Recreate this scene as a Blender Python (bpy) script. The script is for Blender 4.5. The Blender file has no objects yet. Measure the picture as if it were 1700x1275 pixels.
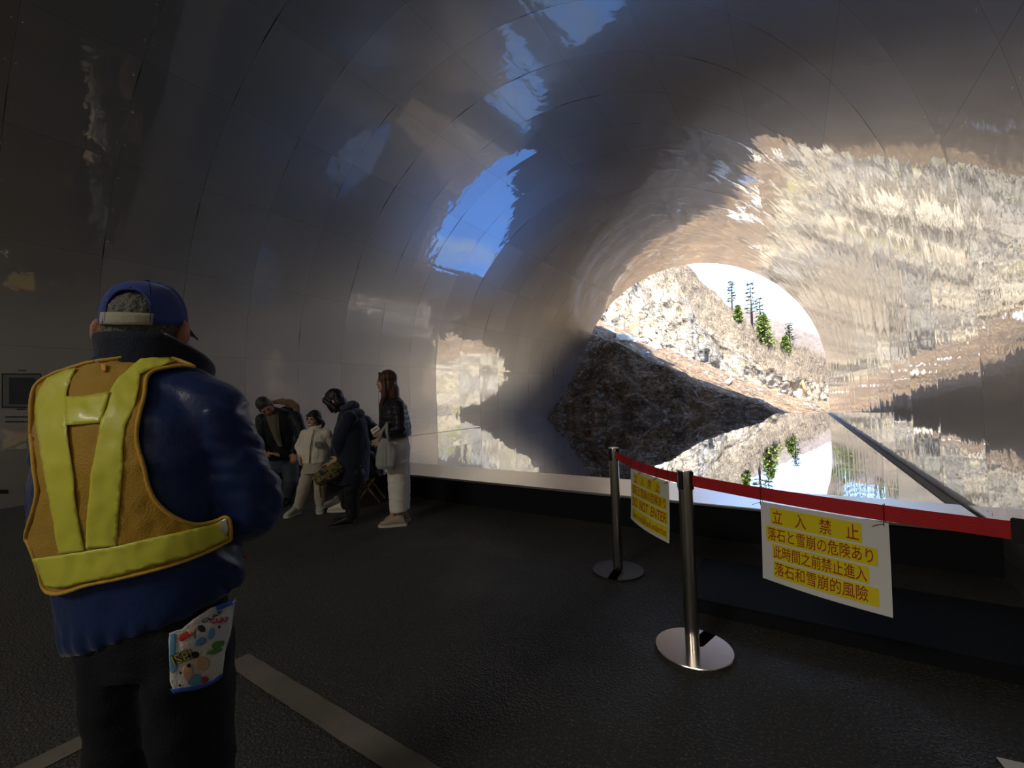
import bpy, bmesh, math, random
import numpy as np
from mathutils import Vector, Matrix, noise as MN
from mathutils.bvhtree import BVHTree

SC = bpy.context.scene
COL = SC.collection
random.seed(7)

# ------------------------------------------------------------------ camera
CAM_H = 1.3
FPX = 720.0                       # focal length in pixels of the 1700 px wide frame
YAW, PITCH, ROLL = math.radians(33.0), math.atan((659.3 - 637.5) / FPX), math.radians(1.9)
FW = Vector((-math.sin(YAW) * math.cos(PITCH), math.cos(YAW) * math.cos(PITCH), math.sin(PITCH)))
R0 = Vector((math.cos(YAW), math.sin(YAW), 0)); U0 = R0.cross(FW)
CR = R0 * math.cos(ROLL) - U0 * math.sin(ROLL)
CU = CR.cross(FW)
CAMP = Vector((0, 0, CAM_H))
cam = bpy.data.cameras.new('camera'); cam_ob = bpy.data.objects.new('camera', cam); COL.objects.link(cam_ob)
cam_ob.matrix_world = Matrix(((CR.x, CU.x, -FW.x, CAMP.x), (CR.y, CU.y, -FW.y, CAMP.y), (CR.z, CU.z, -FW.z, CAMP.z), (0, 0, 0, 1)))
cam.sensor_fit = 'HORIZONTAL'; cam.sensor_width = 36.0; cam.lens = 36.0 * FPX / 1700.0
cam.clip_start = 0.05; cam.clip_end = 2000
SC.camera = cam_ob

def ray(px, py):
    return (FW + CR * ((px - 850.0) / FPX) - CU * ((py - 637.5) / FPX))
def at(px, py, z):                # point at camera depth z
    return CAMP + ray(px, py) * z
def onz(px, py, z=0.0):
    d = ray(px, py); return CAMP + d * ((z - CAM_H) / d.z)

# ------------------------------------------------------------------ sun, sky, exposure
SC.view_settings.view_transform = 'Standard'; SC.view_settings.look = 'None'
SC.view_settings.gamma = 1.0; SC.view_settings.use_curve_mapping = False
SC.view_settings.exposure = 1.22
SC.cycles.use_denoising = True
SC.cycles.max_bounces = 12; SC.cycles.glossy_bounces = 8; SC.cycles.diffuse_bounces = 4
SC.cycles.sample_clamp_indirect = 6.0; SC.cycles.caustics_reflective = True
SUN_DIR = Vector((-0.17, 0.42, -0.89)).normalized()
sun = bpy.data.lights.new('sun', 'SUN'); sun.energy = 8.0; sun.angle = 0.009; sun.color = (1.0, 0.93, 0.80)
sun_ob = bpy.data.objects.new('sun', sun); COL.objects.link(sun_ob)
sun_ob.rotation_euler = SUN_DIR.to_track_quat('-Z', 'Y').to_euler(); sun_ob.location = (30, -30, 60)

world = bpy.data.worlds.new('sky'); SC.world = world; world.use_nodes = True
wn = world.node_tree.nodes; wl = world.node_tree.links; wn.clear()
w_out = wn.new('ShaderNodeOutputWorld'); w_bg = wn.new('ShaderNodeBackground')
w_sky = wn.new('ShaderNodeTexSky'); w_sky.sky_type = 'NISHITA'; w_sky.sun_disc = False
w_sky.sun_elevation = math.radians(63); w_sky.sun_rotation = math.atan2(-SUN_DIR.x, -SUN_DIR.y)
w_sky.altitude = 800; w_sky.dust_density = 0.6; w_sky.ozone_density = 1.6
w_tc = wn.new('ShaderNodeTexCoord'); w_map = wn.new('ShaderNodeMapping'); w_map.inputs['Scale'].default_value = (1.6, 1.6, 4.2)
w_map.inputs['Location'].default_value = (0.35, 0.1, 0.25)
w_no = wn.new('ShaderNodeTexNoise'); w_no.inputs['Scale'].default_value = 1.7; w_no.inputs['Detail'].default_value = 6
w_rp = wn.new('ShaderNodeValToRGB'); w_rp.color_ramp.elements[0].position = 0.50; w_rp.color_ramp.elements[1].position = 0.66
w_sep = wn.new('ShaderNodeSeparateXYZ'); w_hz = wn.new('ShaderNodeMapRange')
w_hz.inputs[1].default_value = 0.42; w_hz.inputs[2].default_value = 0.10; w_hz.inputs[3].default_value = 0.0; w_hz.inputs[4].default_value = 0.85
w_max = wn.new('ShaderNodeMath'); w_max.operation = 'MAXIMUM'
w_ze = wn.new('ShaderNodeMapRange'); w_ze.inputs[1].default_value = 0.76; w_ze.inputs[2].default_value = 0.90; w_ze.inputs[3].default_value = 0.0; w_ze.inputs[4].default_value = 0.95   # white cloud cap overhead, added as fill light for the shaded debris
w_max2 = wn.new('ShaderNodeMath'); w_max2.operation = 'MAXIMUM'
w_mul = wn.new('ShaderNodeMix'); w_mul.data_type = 'RGBA'; w_mul.blend_type = 'MULTIPLY'; w_mul.inputs[0].default_value = 1.0
SKY_GAIN = 0.42
w_mul.inputs[7].default_value = (SKY_GAIN * 0.62, SKY_GAIN * 0.96, SKY_GAIN * 1.36, 1)
w_mix = wn.new('ShaderNodeMix'); w_mix.data_type = 'RGBA'; w_mix.inputs[7].default_value = (0.80, 0.92, 1.06, 1)
wl.new(w_tc.outputs['Generated'], w_map.inputs[0]); wl.new(w_map.outputs[0], w_no.inputs['Vector'])
wl.new(w_no.outputs[0], w_rp.inputs[0]); wl.new(w_tc.outputs['Generated'], w_sep.inputs[0]); wl.new(w_sep.outputs[2], w_hz.inputs[0])
wl.new(w_rp.outputs[0], w_max.inputs[0]); wl.new(w_hz.outputs[0], w_max.inputs[1])
wl.new(w_sky.outputs[0], w_mul.inputs[6]); wl.new(w_mul.outputs[2], w_mix.inputs[6]); wl.new(w_sep.outputs[2], w_ze.inputs[0]); wl.new(w_max.outputs[0], w_max2.inputs[0]); wl.new(w_ze.outputs[0], w_max2.inputs[1]); wl.new(w_max2.outputs[0], w_mix.inputs[0])
wl.new(w_mix.outputs[2], w_bg.inputs[0]); wl.new(w_bg.outputs[0], w_out.inputs[0])

# lamps of the tunnel behind the viewer
def tunnel_lamp(loc, power, size=2.6):
    l = bpy.data.lights.new('tunnel_lamp', 'AREA'); l.energy = power; l.shape = 'RECTANGLE'; l.size = size; l.size_y = 1.6; l.color = (1.0, 0.95, 0.84)
    o = bpy.data.objects.new('tunnel_lamp', l); o.location = loc; COL.objects.link(o); return o
tunnel_lamp((-2.6, -7.5, 6.2), 160.0)
# ------------------------------------------------------------------ helpers
def link(o): COL.objects.link(o); return o
def tag(o, label=None, cat=None, group=None, kind=None):
    if label: o['label'] = label
    if cat: o['category'] = cat
    if group: o['group'] = group
    if kind: o['kind'] = kind
    return o
def empty(name, loc, rz=0.0):
    o = bpy.data.objects.new(name, None); o.location = loc; o.rotation_euler = (0, 0, rz); o.empty_display_size = 0.1
    return link(o)
def mesh_obj(name, verts, faces, mat=None, parent=None, smooth=False, uvs=None, origin=None):
    """verts in world space; origin becomes the object's own origin."""
    me = bpy.data.meshes.new(name)
    if origin is None:
        origin = Vector((0, 0, 0))
    me.from_pydata([tuple(Vector(v) - origin) for v in verts], [], faces)
    if smooth: me.polygons.foreach_set('use_smooth', [True] * len(me.polygons))
    if uvs is not None:
        l = me.uv_layers.new(name='UVMap')
        idx = [0] * len(me.loops); me.loops.foreach_get('vertex_index', idx)
        l.data.foreach_set('uv', np.array(uvs, dtype=float)[idx].ravel())
    me.update()
    if mat is not None:
        for m in (mat if isinstance(mat, (list, tuple)) else [mat]): me.materials.append(m)
    o = bpy.data.objects.new(name, me); link(o); o.location = origin
    if parent is not None: set_parent(o, parent)
    return o
def set_parent(o, p):
    mw = p_matrix(p)
    o.parent = p; o.matrix_parent_inverse = mw.inverted()
def p_matrix(p):
    m = Matrix.LocRotScale(p.location, p.rotation_euler.to_quaternion() if p.rotation_mode != 'QUATERNION' else p.rotation_quaternion, p.scale)
    if p.parent is not None: m = p_matrix(p.parent) @ p.matrix_parent_inverse @ m
    return m
def bm_obj(name, bm, mat, parent=None, smooth=False, origin=None):
    vs = [v.co.copy() for v in bm.verts]; bm.verts.index_update()
    fs = [[v.index for v in f.verts] for f in bm.faces]
    mi = [f.material_index for f in bm.faces]
    bm.free()
    o = mesh_obj(name, vs, fs, mat, parent, smooth, origin=origin)
    o.data.polygons.foreach_set('material_index', mi)
    return o
def add_box(bm, c, s, rot=None, bevel=0.0):
    r = bmesh.ops.create_cube(bm, size=1.0)
    vs = r['verts']
    M = Matrix.Translation(Vector(c)) @ (rot.to_4x4() if rot is not None else Matrix.Identity(4)) @ Matrix.Diagonal((s[0], s[1], s[2], 1))
    bmesh.ops.transform(bm, matrix=M, verts=vs)
    if bevel > 0:
        es = list({e for v in vs for e in v.link_edges})
        bmesh.ops.bevel(bm, geom=es, offset=bevel, segments=2, affect='EDGES')
def frame_z(d):
    d = Vector(d).normalized(); a = Vector((0, 0, 1)) if abs(d.z) < 0.95 else Vector((1, 0, 0))
    x = a.cross(d).normalized(); y = d.cross(x); return x, y, d
def add_tube(bm, pts, radii, n=12, caps=True):
    pts = [Vector(p) for p in pts]
    if not isinstance(radii, (list, tuple)): radii = [radii] * len(pts)
    rings = []; x = None
    for i, p in enumerate(pts):
        d = (pts[min(i + 1, len(pts) - 1)] - pts[max(i - 1, 0)]).normalized()
        if x is None: x, y, _ = frame_z(d)
        else:
            x = (x - d * x.dot(d)).normalized(); y = d.cross(x)
        rings.append([bm.verts.new(p + (x * math.cos(2 * math.pi * k / n) + y * math.sin(2 * math.pi * k / n)) * radii[i]) for k in range(n)])
    for a, b in zip(rings, rings[1:]):
        for k in range(n): bm.faces.new((a[k], a[(k + 1) % n], b[(k + 1) % n], b[k]))
    if caps:
        bm.faces.new(rings[0][::-1]); bm.faces.new(rings[-1])
def add_lathe(bm, prof, c, n=32, axis=None):
    """prof: list of (r, z) bottom to top, closed with caps"""
    c = Vector(c); rings = []
    for r, z in prof:
        rings.append([bm.verts.new(c + Vector((r * math.cos(2 * math.pi * k / n), r * math.sin(2 * math.pi * k / n), z))) for k in range(n)])
    for a, b in zip(rings, rings[1:]):
        for k in range(n): bm.faces.new((a[k], a[(k + 1) % n], b[(k + 1) % n], b[k]))
    bm.faces.new(rings[0][::-1]); bm.faces.new(rings[-1])
def fbm(p, octv=5, lac=2.0, gain=0.5):
    a, s, f = 1.0, 0.0, 1.0; q = Vector(p)
    for _ in range(octv):
        s += a * MN.noise(q * f); a *= gain; f *= lac
    return s
def interp(x, xs, ys): return float(np.interp(x, xs, ys))

# ------------------------------------------------------------------ materials
def new_mat(name):
    m = bpy.data.materials.new(name); m.use_nodes = True
    nt = m.node_tree; b = nt.nodes['Principled BSDF']
    return m, nt.nodes, nt.links, b
def simple(name, col, rough=0.6, metal=0.0, bump=0.0, bscale=40.0, var=0.15, vscale=8.0, spec=0.5, sheen=0.0, coat=0.0, trans=0.0, detail=4):
    m, N, L, b = new_mat(name)
    b.inputs['Roughness'].default_value = rough; b.inputs['Metallic'].default_value = metal
    b.inputs['Specular IOR Level'].default_value = spec
    if sheen: b.inputs['Sheen Weight'].default_value = sheen; b.inputs['Sheen Roughness'].default_value = 0.4
    if coat: b.inputs['Coat Weight'].default_value = coat; b.inputs['Coat Roughness'].default_value = 0.1
    tc = N.new('ShaderNodeTexCoord')
    n1 = N.new('ShaderNodeTexNoise'); n1.inputs['Scale'].default_value = vscale; n1.inputs['Detail'].default_value = detail
    L.new(tc.outputs['Object'], n1.inputs['Vector'])
    mx = N.new('ShaderNodeMix'); mx.data_type = 'RGBA'
    mx.inputs[6].default_value = (*[c * (1 - var) for c in col], 1); mx.inputs[7].default_value = (*[min(1, c * (1 + var)) for c in col], 1)
    L.new(n1.outputs[0], mx.inputs[0]); L.new(mx.outputs[2], b.inputs['Base Color'])
    if bump:
        n2 = N.new('ShaderNodeTexNoise'); n2.inputs['Scale'].default_value = bscale; n2.inputs['Detail'].default_value = 3
        L.new(tc.outputs['Object'], n2.inputs['Vector'])
        bp = N.new('ShaderNodeBump'); bp.inputs['Strength'].default_value = bump; bp.inputs['Distance'].default_value = 0.01
        L.new(n2.outputs[0], bp.inputs['Height']); L.new(bp.outputs[0], b.inputs['Normal'])
    return m
def M_(N, op, a=None, b=None, c=None, L=None, clamp=False):
    n = N.new('ShaderNodeMath'); n.operation = op; n.use_clamp = clamp
    for i, v in enumerate((a, b, c)):
        if v is None: continue
        if isinstance(v, (int, float)): n.inputs[i].default_value = v
        else: L.new(v, n.inputs[i])
    return n.outputs[0]
def ramp(N, L, src, stops):
    r = N.new('ShaderNodeValToRGB'); e = r.color_ramp.elements
    while len(e) < len(stops): e.new(0.5)
    for k, (p, c) in enumerate(stops):
        e[k].position = p; e[k].color = (*c, 1) if len(c) == 3 else c
    L.new(src, r.inputs[0]); return r.outputs[0]
def noise_n(N, L, vec, scale, detail=4, rough=0.5, dist=0.0):
    n = N.new('ShaderNodeTexNoise'); n.inputs['Scale'].default_value = scale; n.inputs['Detail'].default_value = detail
    n.inputs['Roughness'].default_value = rough; n.inputs['Distortion'].default_value = dist
    L.new(vec, n.inputs['Vector']); return n.outputs[0]
def mixc(N, L, fac, a, b, blend='MIX'):
    m = N.new('ShaderNodeMix'); m.data_type = 'RGBA'; m.blend_type = blend
    for s, v in ((0, fac), (6, a), (7, b)):
        if isinstance(v, (int, float)): m.inputs[s].default_value = v
        elif isinstance(v, tuple): m.inputs[s].default_value = (*v, 1)
        else: L.new(v, m.inputs[s])
    return m.outputs[2]

# ------------------------------------------------------------------ tunnel lining
XC, ZC, RR = -4.05, 1.9, 5.16
def prof(th, r):      # horseshoe section: an arch on upright side walls
    if th < 0: return XC + r, ZC + RR * math.radians(th) * (1 + (r - RR) * .12)
    if th > 180: return XC - r, ZC - RR * math.radians(th - 180) * (1 + (r - RR) * .12)
    return XC + r * math.cos(math.radians(th)), ZC + r * math.sin(math.radians(th))
PANEL_V, PANEL_V0 = 1.105, -12.2      # length of a panel along the tunnel
PANEL_T, PANEL_T0 = 16.3, 94.5        # degrees of a panel round the tunnel
def mat_lining():
    m, N, L, b = new_mat('polished_steel_lining')
    uv = N.new('ShaderNodeUVMap'); uv.uv_map = 'UVMap'
    sp = N.new('ShaderNodeSeparateXYZ'); L.new(uv.outputs[0], sp.inputs[0])
    U, V = sp.outputs[0], sp.outputs[1]          # U, V in panels
    fu, fv = M_(N, 'FRACT', U, L=L), M_(N, 'FRACT', V, L=L)
    cu, cv = M_(N, 'FLOOR', U, L=L), M_(N, 'FLOOR', V, L=L)
    cc = N.new('ShaderNodeCombineXYZ'); L.new(cu, cc.inputs[0]); L.new(cv, cc.inputs[1])
    wn_ = N.new('ShaderNodeTexWhiteNoise'); wn_.noise_dimensions = '3D'; L.new(cc.outputs[0], wn_.inputs['Vector'])
    sc = N.new('ShaderNodeSeparateXYZ'); L.new(wn_.outputs['Color'], sc.inputs[0])
    cu_, cv_ = M_(N, 'SUBTRACT', fu, 0.5, L=L), M_(N, 'SUBTRACT', fv, 0.5, L=L)
    tx = M_(N, 'MULTIPLY', M_(N, 'SUBTRACT', sc.outputs[0], 0.5, L=L), cu_, L=L)
    ty = M_(N, 'MULTIPLY', M_(N, 'SUBTRACT', sc.outputs[1], 0.5, L=L), cv_, L=L)
    tilt = M_(N, 'MULTIPLY', M_(N, 'ADD', tx, ty, L=L), 0.005, L=L)
    pil = M_(N, 'MULTIPLY', M_(N, 'ADD', M_(N, 'POWER', M_(N, 'ABSOLUTE', cu_, L=L), 6.0, L=L), M_(N, 'POWER', M_(N, 'ABSOLUTE', cv_, L=L), 6.0, L=L), L=L), 0.09, L=L)
    geo = N.new('ShaderNodeTexCoord')
    nA = noise_n(N, L, geo.outputs['Object'], 1.1, 3, 0.5)
    nB = noise_n(N, L, geo.outputs['Object'], 4.2, 3, 0.5)
    h = M_(N, 'ADD', tilt, M_(N, 'MULTIPLY', nA, 0.0075, L=L), L=L)
    h = M_(N, 'ADD', h, M_(N, 'MULTIPLY', nB, 0.0011, L=L), L=L)
    nR = noise_n(N, L, geo.outputs['Object'], 13.0, 2, 0.5)
    h = M_(N, 'ADD', h, M_(N, 'MULTIPLY', nR, 0.00032, L=L), L=L)
    h = M_(N, 'SUBTRACT', h, pil, L=L)
    ev0 = M_(N, 'MULTIPLY', M_(N, 'MINIMUM', fv, M_(N, 'SUBTRACT', 1.0, fv, L=L), L=L), PANEL_V, L=L)
    # pairs of bolt heads along the joints
    du = M_(N, 'MULTIPLY', M_(N, 'SUBTRACT', M_(N, 'FRACT', M_(N, 'MULTIPLY', U, 3.0, L=L), L=L), 0.5, L=L), PANEL_T * math.pi / 180 * RR / 3, L=L)
    dv = M_(N, 'SUBTRACT', ev0, 0.045, L=L)
    rr = M_(N, 'SQRT', M_(N, 'ADD', M_(N, 'MULTIPLY', du, du, L=L), M_(N, 'MULTIPLY', dv, dv, L=L), L=L), L=L)
    bolt = M_(N, 'LESS_THAN', rr, 0.011, L=L)
    h = M_(N, 'ADD', h, M_(N, 'MULTIPLY', M_(N, 'SUBTRACT', 1.0, M_(N, 'POWER', M_(N, 'DIVIDE', rr, 0.011, L=L), 2.0, L=L), L=L, clamp=True), 0.005, L=L), L=L)
    bp = N.new('ShaderNodeBump'); bp.inputs['Strength'].default_value = 1.0; bp.inputs['Distance'].default_value = 1.0
    L.new(h, bp.inputs['Height'])
    # seams: the joints round the tunnel are dark where a panel lifts, the lengthwise joints are faint
    ev = M_(N, 'MULTIPLY', M_(N, 'MINIMUM', fv, M_(N, 'SUBTRACT', 1.0, fv, L=L), L=L), PANEL_V, L=L)
    eu = M_(N, 'MULTIPLY', M_(N, 'MINIMUM', fu, M_(N, 'SUBTRACT', 1.0, fu, L=L), L=L), PANEL_T * math.pi / 180 * RR, L=L)
    nW = noise_n(N, L, geo.outputs['Object'], 0.9, 2, 0.5)
    wv = M_(N, 'MULTIPLY', M_(N, 'SUBTRACT', nW, 0.50, L=L, clamp=True), 0.05, L=L)
    sv = M_(N, 'MAXIMUM', M_(N, 'LESS_THAN', ev, wv, L=L), M_(N, 'MULTIPLY', M_(N, 'LESS_THAN', ev, 0.003, L=L), 0.4, L=L), L=L)
    su = M_(N, 'LESS_THAN', eu, 0.0028, L=L)
    seam = M_(N, 'MAXIMUM', sv, M_(N, 'MULTIPLY', su, 0.42, L=L), L=L)
    nC = noise_n(N, L, geo.outputs['Object'], 0.5, 4, 0.6)
    base = ramp(N, L, nC, [(0.3, (0.83, 0.79, 0.72)), (0.7, (0.90, 0.86, 0.79))])
    pv = M_(N, 'MULTIPLY_ADD', sc.outputs[2], 0.12, 0.92, L=L)
    base = mixc(N, L, 1.0, base, (1, 1, 1), 'MULTIPLY') if False else base
    hs = N.new('ShaderNodeHueSaturation'); L.new(base, hs.inputs['Color']); L.new(pv, hs.inputs['Value'])
    col = mixc(N, L, seam, hs.outputs[0], (0.03, 0.03, 0.03))
    col = mixc(N, L, bolt, col, (0.92, 0.92, 0.88))
    b.inputs['Metallic'].default_value = 1.0; b.inputs['Roughness'].default_value = 0.012
    L.new(col, b.inputs['Base Color']); L.new(bp.outputs[0], b.inputs['Normal'])
    b2 = N.new('ShaderNodeBsdfPrincipled'); b2.inputs['Metallic'].default_value = 1.0; b2.inputs['Roughness'].default_value = 0.43
    L.new(col, b2.inputs['Base Color'])
    L.new(bp.outputs[0], b2.inputs['Coat Normal']); b2.inputs['Coat Weight'].default_value = 1.0; b2.inputs['Coat IOR'].default_value = 2.2; b2.inputs['Coat Roughness'].default_value = 0.012
    mx = N.new('ShaderNodeMixShader'); mx.inputs[0].default_value = LINING_HAZE
    L.new(b.outputs[0], mx.inputs[1]); L.new(b2.outputs[0], mx.inputs[2])
    L.new(mx.outputs[0], N['Material Output'].inputs[0])
    return m
LINING_HAZE = 0.80
Y_BACK = -12.2
MOUTH_Y = 20.8
def y_end(th):     # where the lining stops
    return MOUTH_Y
def lining(name, t0, t1, mat):
    nt = int(round((t1 - t0) / (PANEL_T / 6))); ny = 64
    vs, fs, uv = [], [], []
    for lay in (0, 1):
        for i in range(nt + 1):
            th = t0 + (t1 - t0) * i / nt; ye = y_end(th)
            for j in range(ny + 1):
                y = Y_BACK + (ye - Y_BACK) * j / ny; r = RR + 0.16 * lay
                px_, pz_ = prof(th, r); vs.append((px_, y, pz_))
                uv.append(((th - PANEL_T0) / PANEL_T, (y - PANEL_V0) / PANEL_V))
    n1 = (nt + 1) * (ny + 1); W = ny + 1
    for i in range(nt):
        for j in range(ny):
            a = i * W + j
            fs.append((a, a + 1, a + W + 1, a + W)); b = a + n1
            fs.append((b, b + W, b + W + 1, b + 1))
        a = i * W + ny; fs.append((a, a + n1, a + W + n1, a + W))
        a = i * W; fs.append((a, a + W, a + W + n1, a + n1))
    for i in (0, nt):
        for j in range(ny):
            a = i * W + j; fs.append((a, a + n1, a + n1 + 1, a + 1) if i == 0 else (a, a + 1, a + n1 + 1, a + n1))
    o = mesh_obj(name, vs, fs, mat, None, True, uv)
    m = o.data; m.set_sharp_from_angle(angle=math.radians(40))
    return tag(o, kind='structure')
MAT_LIN = mat_lining()
SEAM_T = PANEL_T0
lining('wall_right', -21.5, PANEL_T0 - 3 * PANEL_T, MAT_LIN)
lining('ceiling', PANEL_T0 - 3 * PANEL_T, PANEL_T0 + 2 * PANEL_T, MAT_LIN)
lining('wall_left', PANEL_T0 + 2 * PANEL_T, 201.5, MAT_LIN)

# ------------------------------------------------------------------ floor, kerb, pool
def mat_asphalt():
    m, N, L, b = new_mat('worn_asphalt')
    tc = N.new('ShaderNodeTexCoord'); O = tc.outputs['Object']
    n1 = noise_n(N, L, O, 0.9, 6, 0.6); n2 = noise_n(N, L, O, 85, 3, 0.6)
    vo = N.new('ShaderNodeTexVoronoi'); vo.inputs['Scale'].default_value = 95; L.new(O, vo.inputs['Vector'])
    c = ramp(N, L, n1, [(0.3, (0.022, 0.0205, 0.017)), (0.7, (0.045, 0.041, 0.034))])
    st = ramp(N, L, n2, [(0.56, (0, 0, 0)), (0.66, (1, 1, 1))])
    c2 = mixc(N, L, st, c, (0.13, 0.12, 0.10))
    L.new(c2, b.inputs['Base Color']); b.inputs['Roughness'].default_value = 0.75
    rg = ramp(N, L, n1, [(0.35, (0.5, 0.5, 0.5)), (0.65, (0.85, 0.85, 0.85))]); L.new(rg, b.inputs['Roughness'])
    bp = N.new('ShaderNodeBump'); bp.inputs['Strength'].default_value = 0.9; bp.inputs['Distance'].default_value = 0.006
    L.new(M_(N, 'ADD', vo.outputs['Distance'], n2, L=L), bp.inputs['Height']); L.new(bp.outputs[0], b.inputs['Normal'])
    return m
MAT_ASPH = mat_asphalt()
bm = bmesh.new(); add_box(bm, (-4.05, (Y_BACK + 4.2) / 2, -0.1), (10.4, 4.2 - Y_BACK, 0.2))
tag(bm_obj('floor', bm, MAT_ASPH), kind='structure')
MAT_KERB = simple('kerb_black_steel', (0.009, 0.011, 0.012), 0.8, 0.0, 0.15, 30, spec=0.15)
MAT_LEDGE = simple('brushed_ledge_steel', (0.62, 0.60, 0.57), 0.33, 1.0, 0.04, 60, 0.06, 3)
MAT_TRIM = simple('dull_trim_steel', (0.42, 0.38, 0.31), 0.6, 0.0, 0.05, 60, 0.1, 3)
bm = bmesh.new(); add_box(bm, (-4.05, 4.5, 0.1), (10.4, 0.66, 0.38)); tag(bm_obj('trim_kerb', bm, MAT_KERB), kind='structure')
bm = bmesh.new(); add_box(bm, (-4.05, 4.53, 0.2975), (10.28, 0.80, 0.024), bevel=0.005); tag(bm_obj('trim_ledge', bm, MAT_LEDGE), kind='structure')
bm = bmesh.new(); add_box(bm, (0.235, 3.1, 0.03), (1.70, 0.72, 0.10), bevel=0.008); tag(bm_obj('trim_step', bm, MAT_KERB), kind='structure')
def mat_pool():
    m, N, L, b = new_mat('shallow_still_water')
    b.inputs['Metallic'].default_value = 1.0; b.inputs['Roughness'].default_value = 0.012
    b.inputs['Base Color'].default_value = (0.33, 0.37, 0.42, 1)
    b.inputs['Coat Weight'].default_value = 1.0; b.inputs['Coat Roughness'].default_value = 0.0; b.inputs['Coat IOR'].default_value = 1.33
    tc = N.new('ShaderNodeTexCoord'); n = noise_n(N, L, tc.outputs['Object'], 2.2, 2)
    bp = N.new('ShaderNodeBump'); bp.inputs['Strength'].default_value = 1.0; bp.inputs['Distance'].default_value = 0.0005
    L.new(n, bp.inputs['Height']); L.new(bp.outputs[0], b.inputs['Normal']); L.new(bp.outputs[0], b.inputs['Coat Normal'])
    return m
def pool_far(x): return 16.6 + (x + 9.2) * 0.41        # the heap of debris has slid in over the far end of the pool on the left
pv = [(-9.18, 4.85), (1.03, 4.85), (1.03, 20.9), (0.6, 20.9), (-9.18, pool_far(-9.18) + .35)]
vs_ = [(x, y, .29) for x, y in pv] + [(x, y, .09) for x, y in pv]
tag(mesh_obj('pool', vs_, [(0, 1, 2, 3, 4), (9, 8, 7, 6, 5)] + [(k, k + 5, (k + 1) % 5 + 5, (k + 1) % 5) for k in range(5)], mat_pool()), kind='structure')
bm = bmesh.new(); add_box(bm, (1.06, (4.95 + 20.8) / 2, 0.24), (0.085, 15.85, 0.12), bevel=0.006); tag(bm_obj('trim_right', bm, MAT_TRIM), kind='structure')
bm = bmesh.new(); add_box(bm, (-9.155, (4.95 + 16.6) / 2, 0.24), (0.045, 11.6, 0.11), bevel=0.006); tag(bm_obj('trim_left', bm, MAT_LEDGE), kind='structure')
# the rock wall that closes the tunnel behind
MAT_BACK = simple('dark_rock_wall', (0.035, 0.036, 0.033), 0.9, 0, 0.6, 6, 0.4, 1.2)
vs, fs = [], []
for k in range(49):
    th = math.radians(-30 + 240 * k / 48); vs.append((XC + 5.6 * math.cos(th), Y_BACK - 0.02, ZC + 5.6 * math.sin(th)))
for k in range(49): vs.append((vs[k][0], Y_BACK - 0.4, vs[k][2]))
fs.append(tuple(range(49))); fs.append(tuple(range(97, 48, -1)))
for k in range(49): fs.append((k, (k + 1) % 49 + 0, (k + 1) % 49 + 49, k + 49))
tag(mesh_obj('wall_back', vs, fs, MAT_BACK), kind='structure')
# ------------------------------------------------------------------ outside: avalanche fan, cliff, hills
def mat_debris():
    m, N, L, b = new_mat('avalanche_debris')
    tc = N.new('ShaderNodeTexCoord'); O = tc.outputs['Object']
    n1 = noise_n(N, L, O, 0.5, 6, 0.6); n2 = noise_n(N, L, O, 6.0, 9, 0.75); n3 = noise_n(N, L, O, 3.6, 9, 0.72, 0.3)
    c = ramp(N, L, n2, [(0.34, (0.035, 0.024, 0.018)), (0.45, (0.17, 0.115, 0.07)), (0.56, (0.34, 0.24, 0.15)), (0.70, (0.54, 0.45, 0.35))])
    c = mixc(N, L, ramp(N, L, n1, [(0.35, (0, 0, 0)), (0.65, (0.5, 0.5, 0.5))]), c, (0.20, 0.13, 0.08))
    n4 = noise_n(N, L, O, 0.75, 5, 0.65, 0.8)
    c = mixc(N, L, 1.0, c, ramp(N, L, n4, [(0.36, (0.42, 0.42, 0.44)), (0.5, (0.9, 0.9, 0.9)), (0.64, (1.25, 1.2, 1.1))]), 'MULTIPLY')
    sn = ramp(N, L, n3, [(0.55, (0, 0, 0)), (0.62, (1, 1, 1))])
    c = mixc(N, L, M_(N, 'MULTIPLY', sn, 0.6, L=L), c, (0.72, 0.70, 0.68))
    L.new(c, b.inputs['Base Color']); b.inputs['Roughness'].default_value = 0.95; b.inputs['Specular IOR Level'].default_value = 0.1
    bp = N.new('ShaderNodeBump'); bp.inputs['Strength'].default_value = 0.9; bp.inputs['Distance'].default_value = 0.25
    L.new(n2, bp.inputs['Height']); L.new(bp.outputs[0], b.inputs['Normal'])
    return m
GX = [-70, -40, -20, -13.7, -9.3, -3.6, 0, 3, 10, 30, 60]
GZ = [38, 22, 10.6, 7.0, 4.7, 1.6, -0.1, -1.0, -1.6, -1.2, 1]
def edge_y(x): return min(max(pool_far(x), 16.4), 20.75) if -9.6 < x < 1.2 else 21.06
def ground_z(x, y):
    g = interp(x, GX, GZ)
    g += 0.35 * fbm((x * 0.16, y * 0.16, 0.3), 3) + 0.22 * fbm((x * 0.7, y * 0.7, 4.3), 4)
    # the toe of the heap: a slope that rises from the far edge of the pool, inside the mouth on the left
    if x > -9.6:
        d = (y - edge_y(x)) * 0.925 + 0.25 * MN.noise(Vector((x * 0.8, 2.2, 0)))
        d = max(d, 0.0); k = min(1.0, d)
        cap = 0.12 + d * (0.80 + 0.35 * MN.noise(Vector((x * 0.5, 7.0, 0)))) + 0.05 * d * d + k * (0.40 * fbm((x * 0.9, y * 0.9, 3.3), 5) + 0.10 * MN.noise(Vector((x * 5, y * 5, 1))))
        g = min(g, cap)
    return g
nx, ny = 330, 190
vs, fs = [], []
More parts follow.
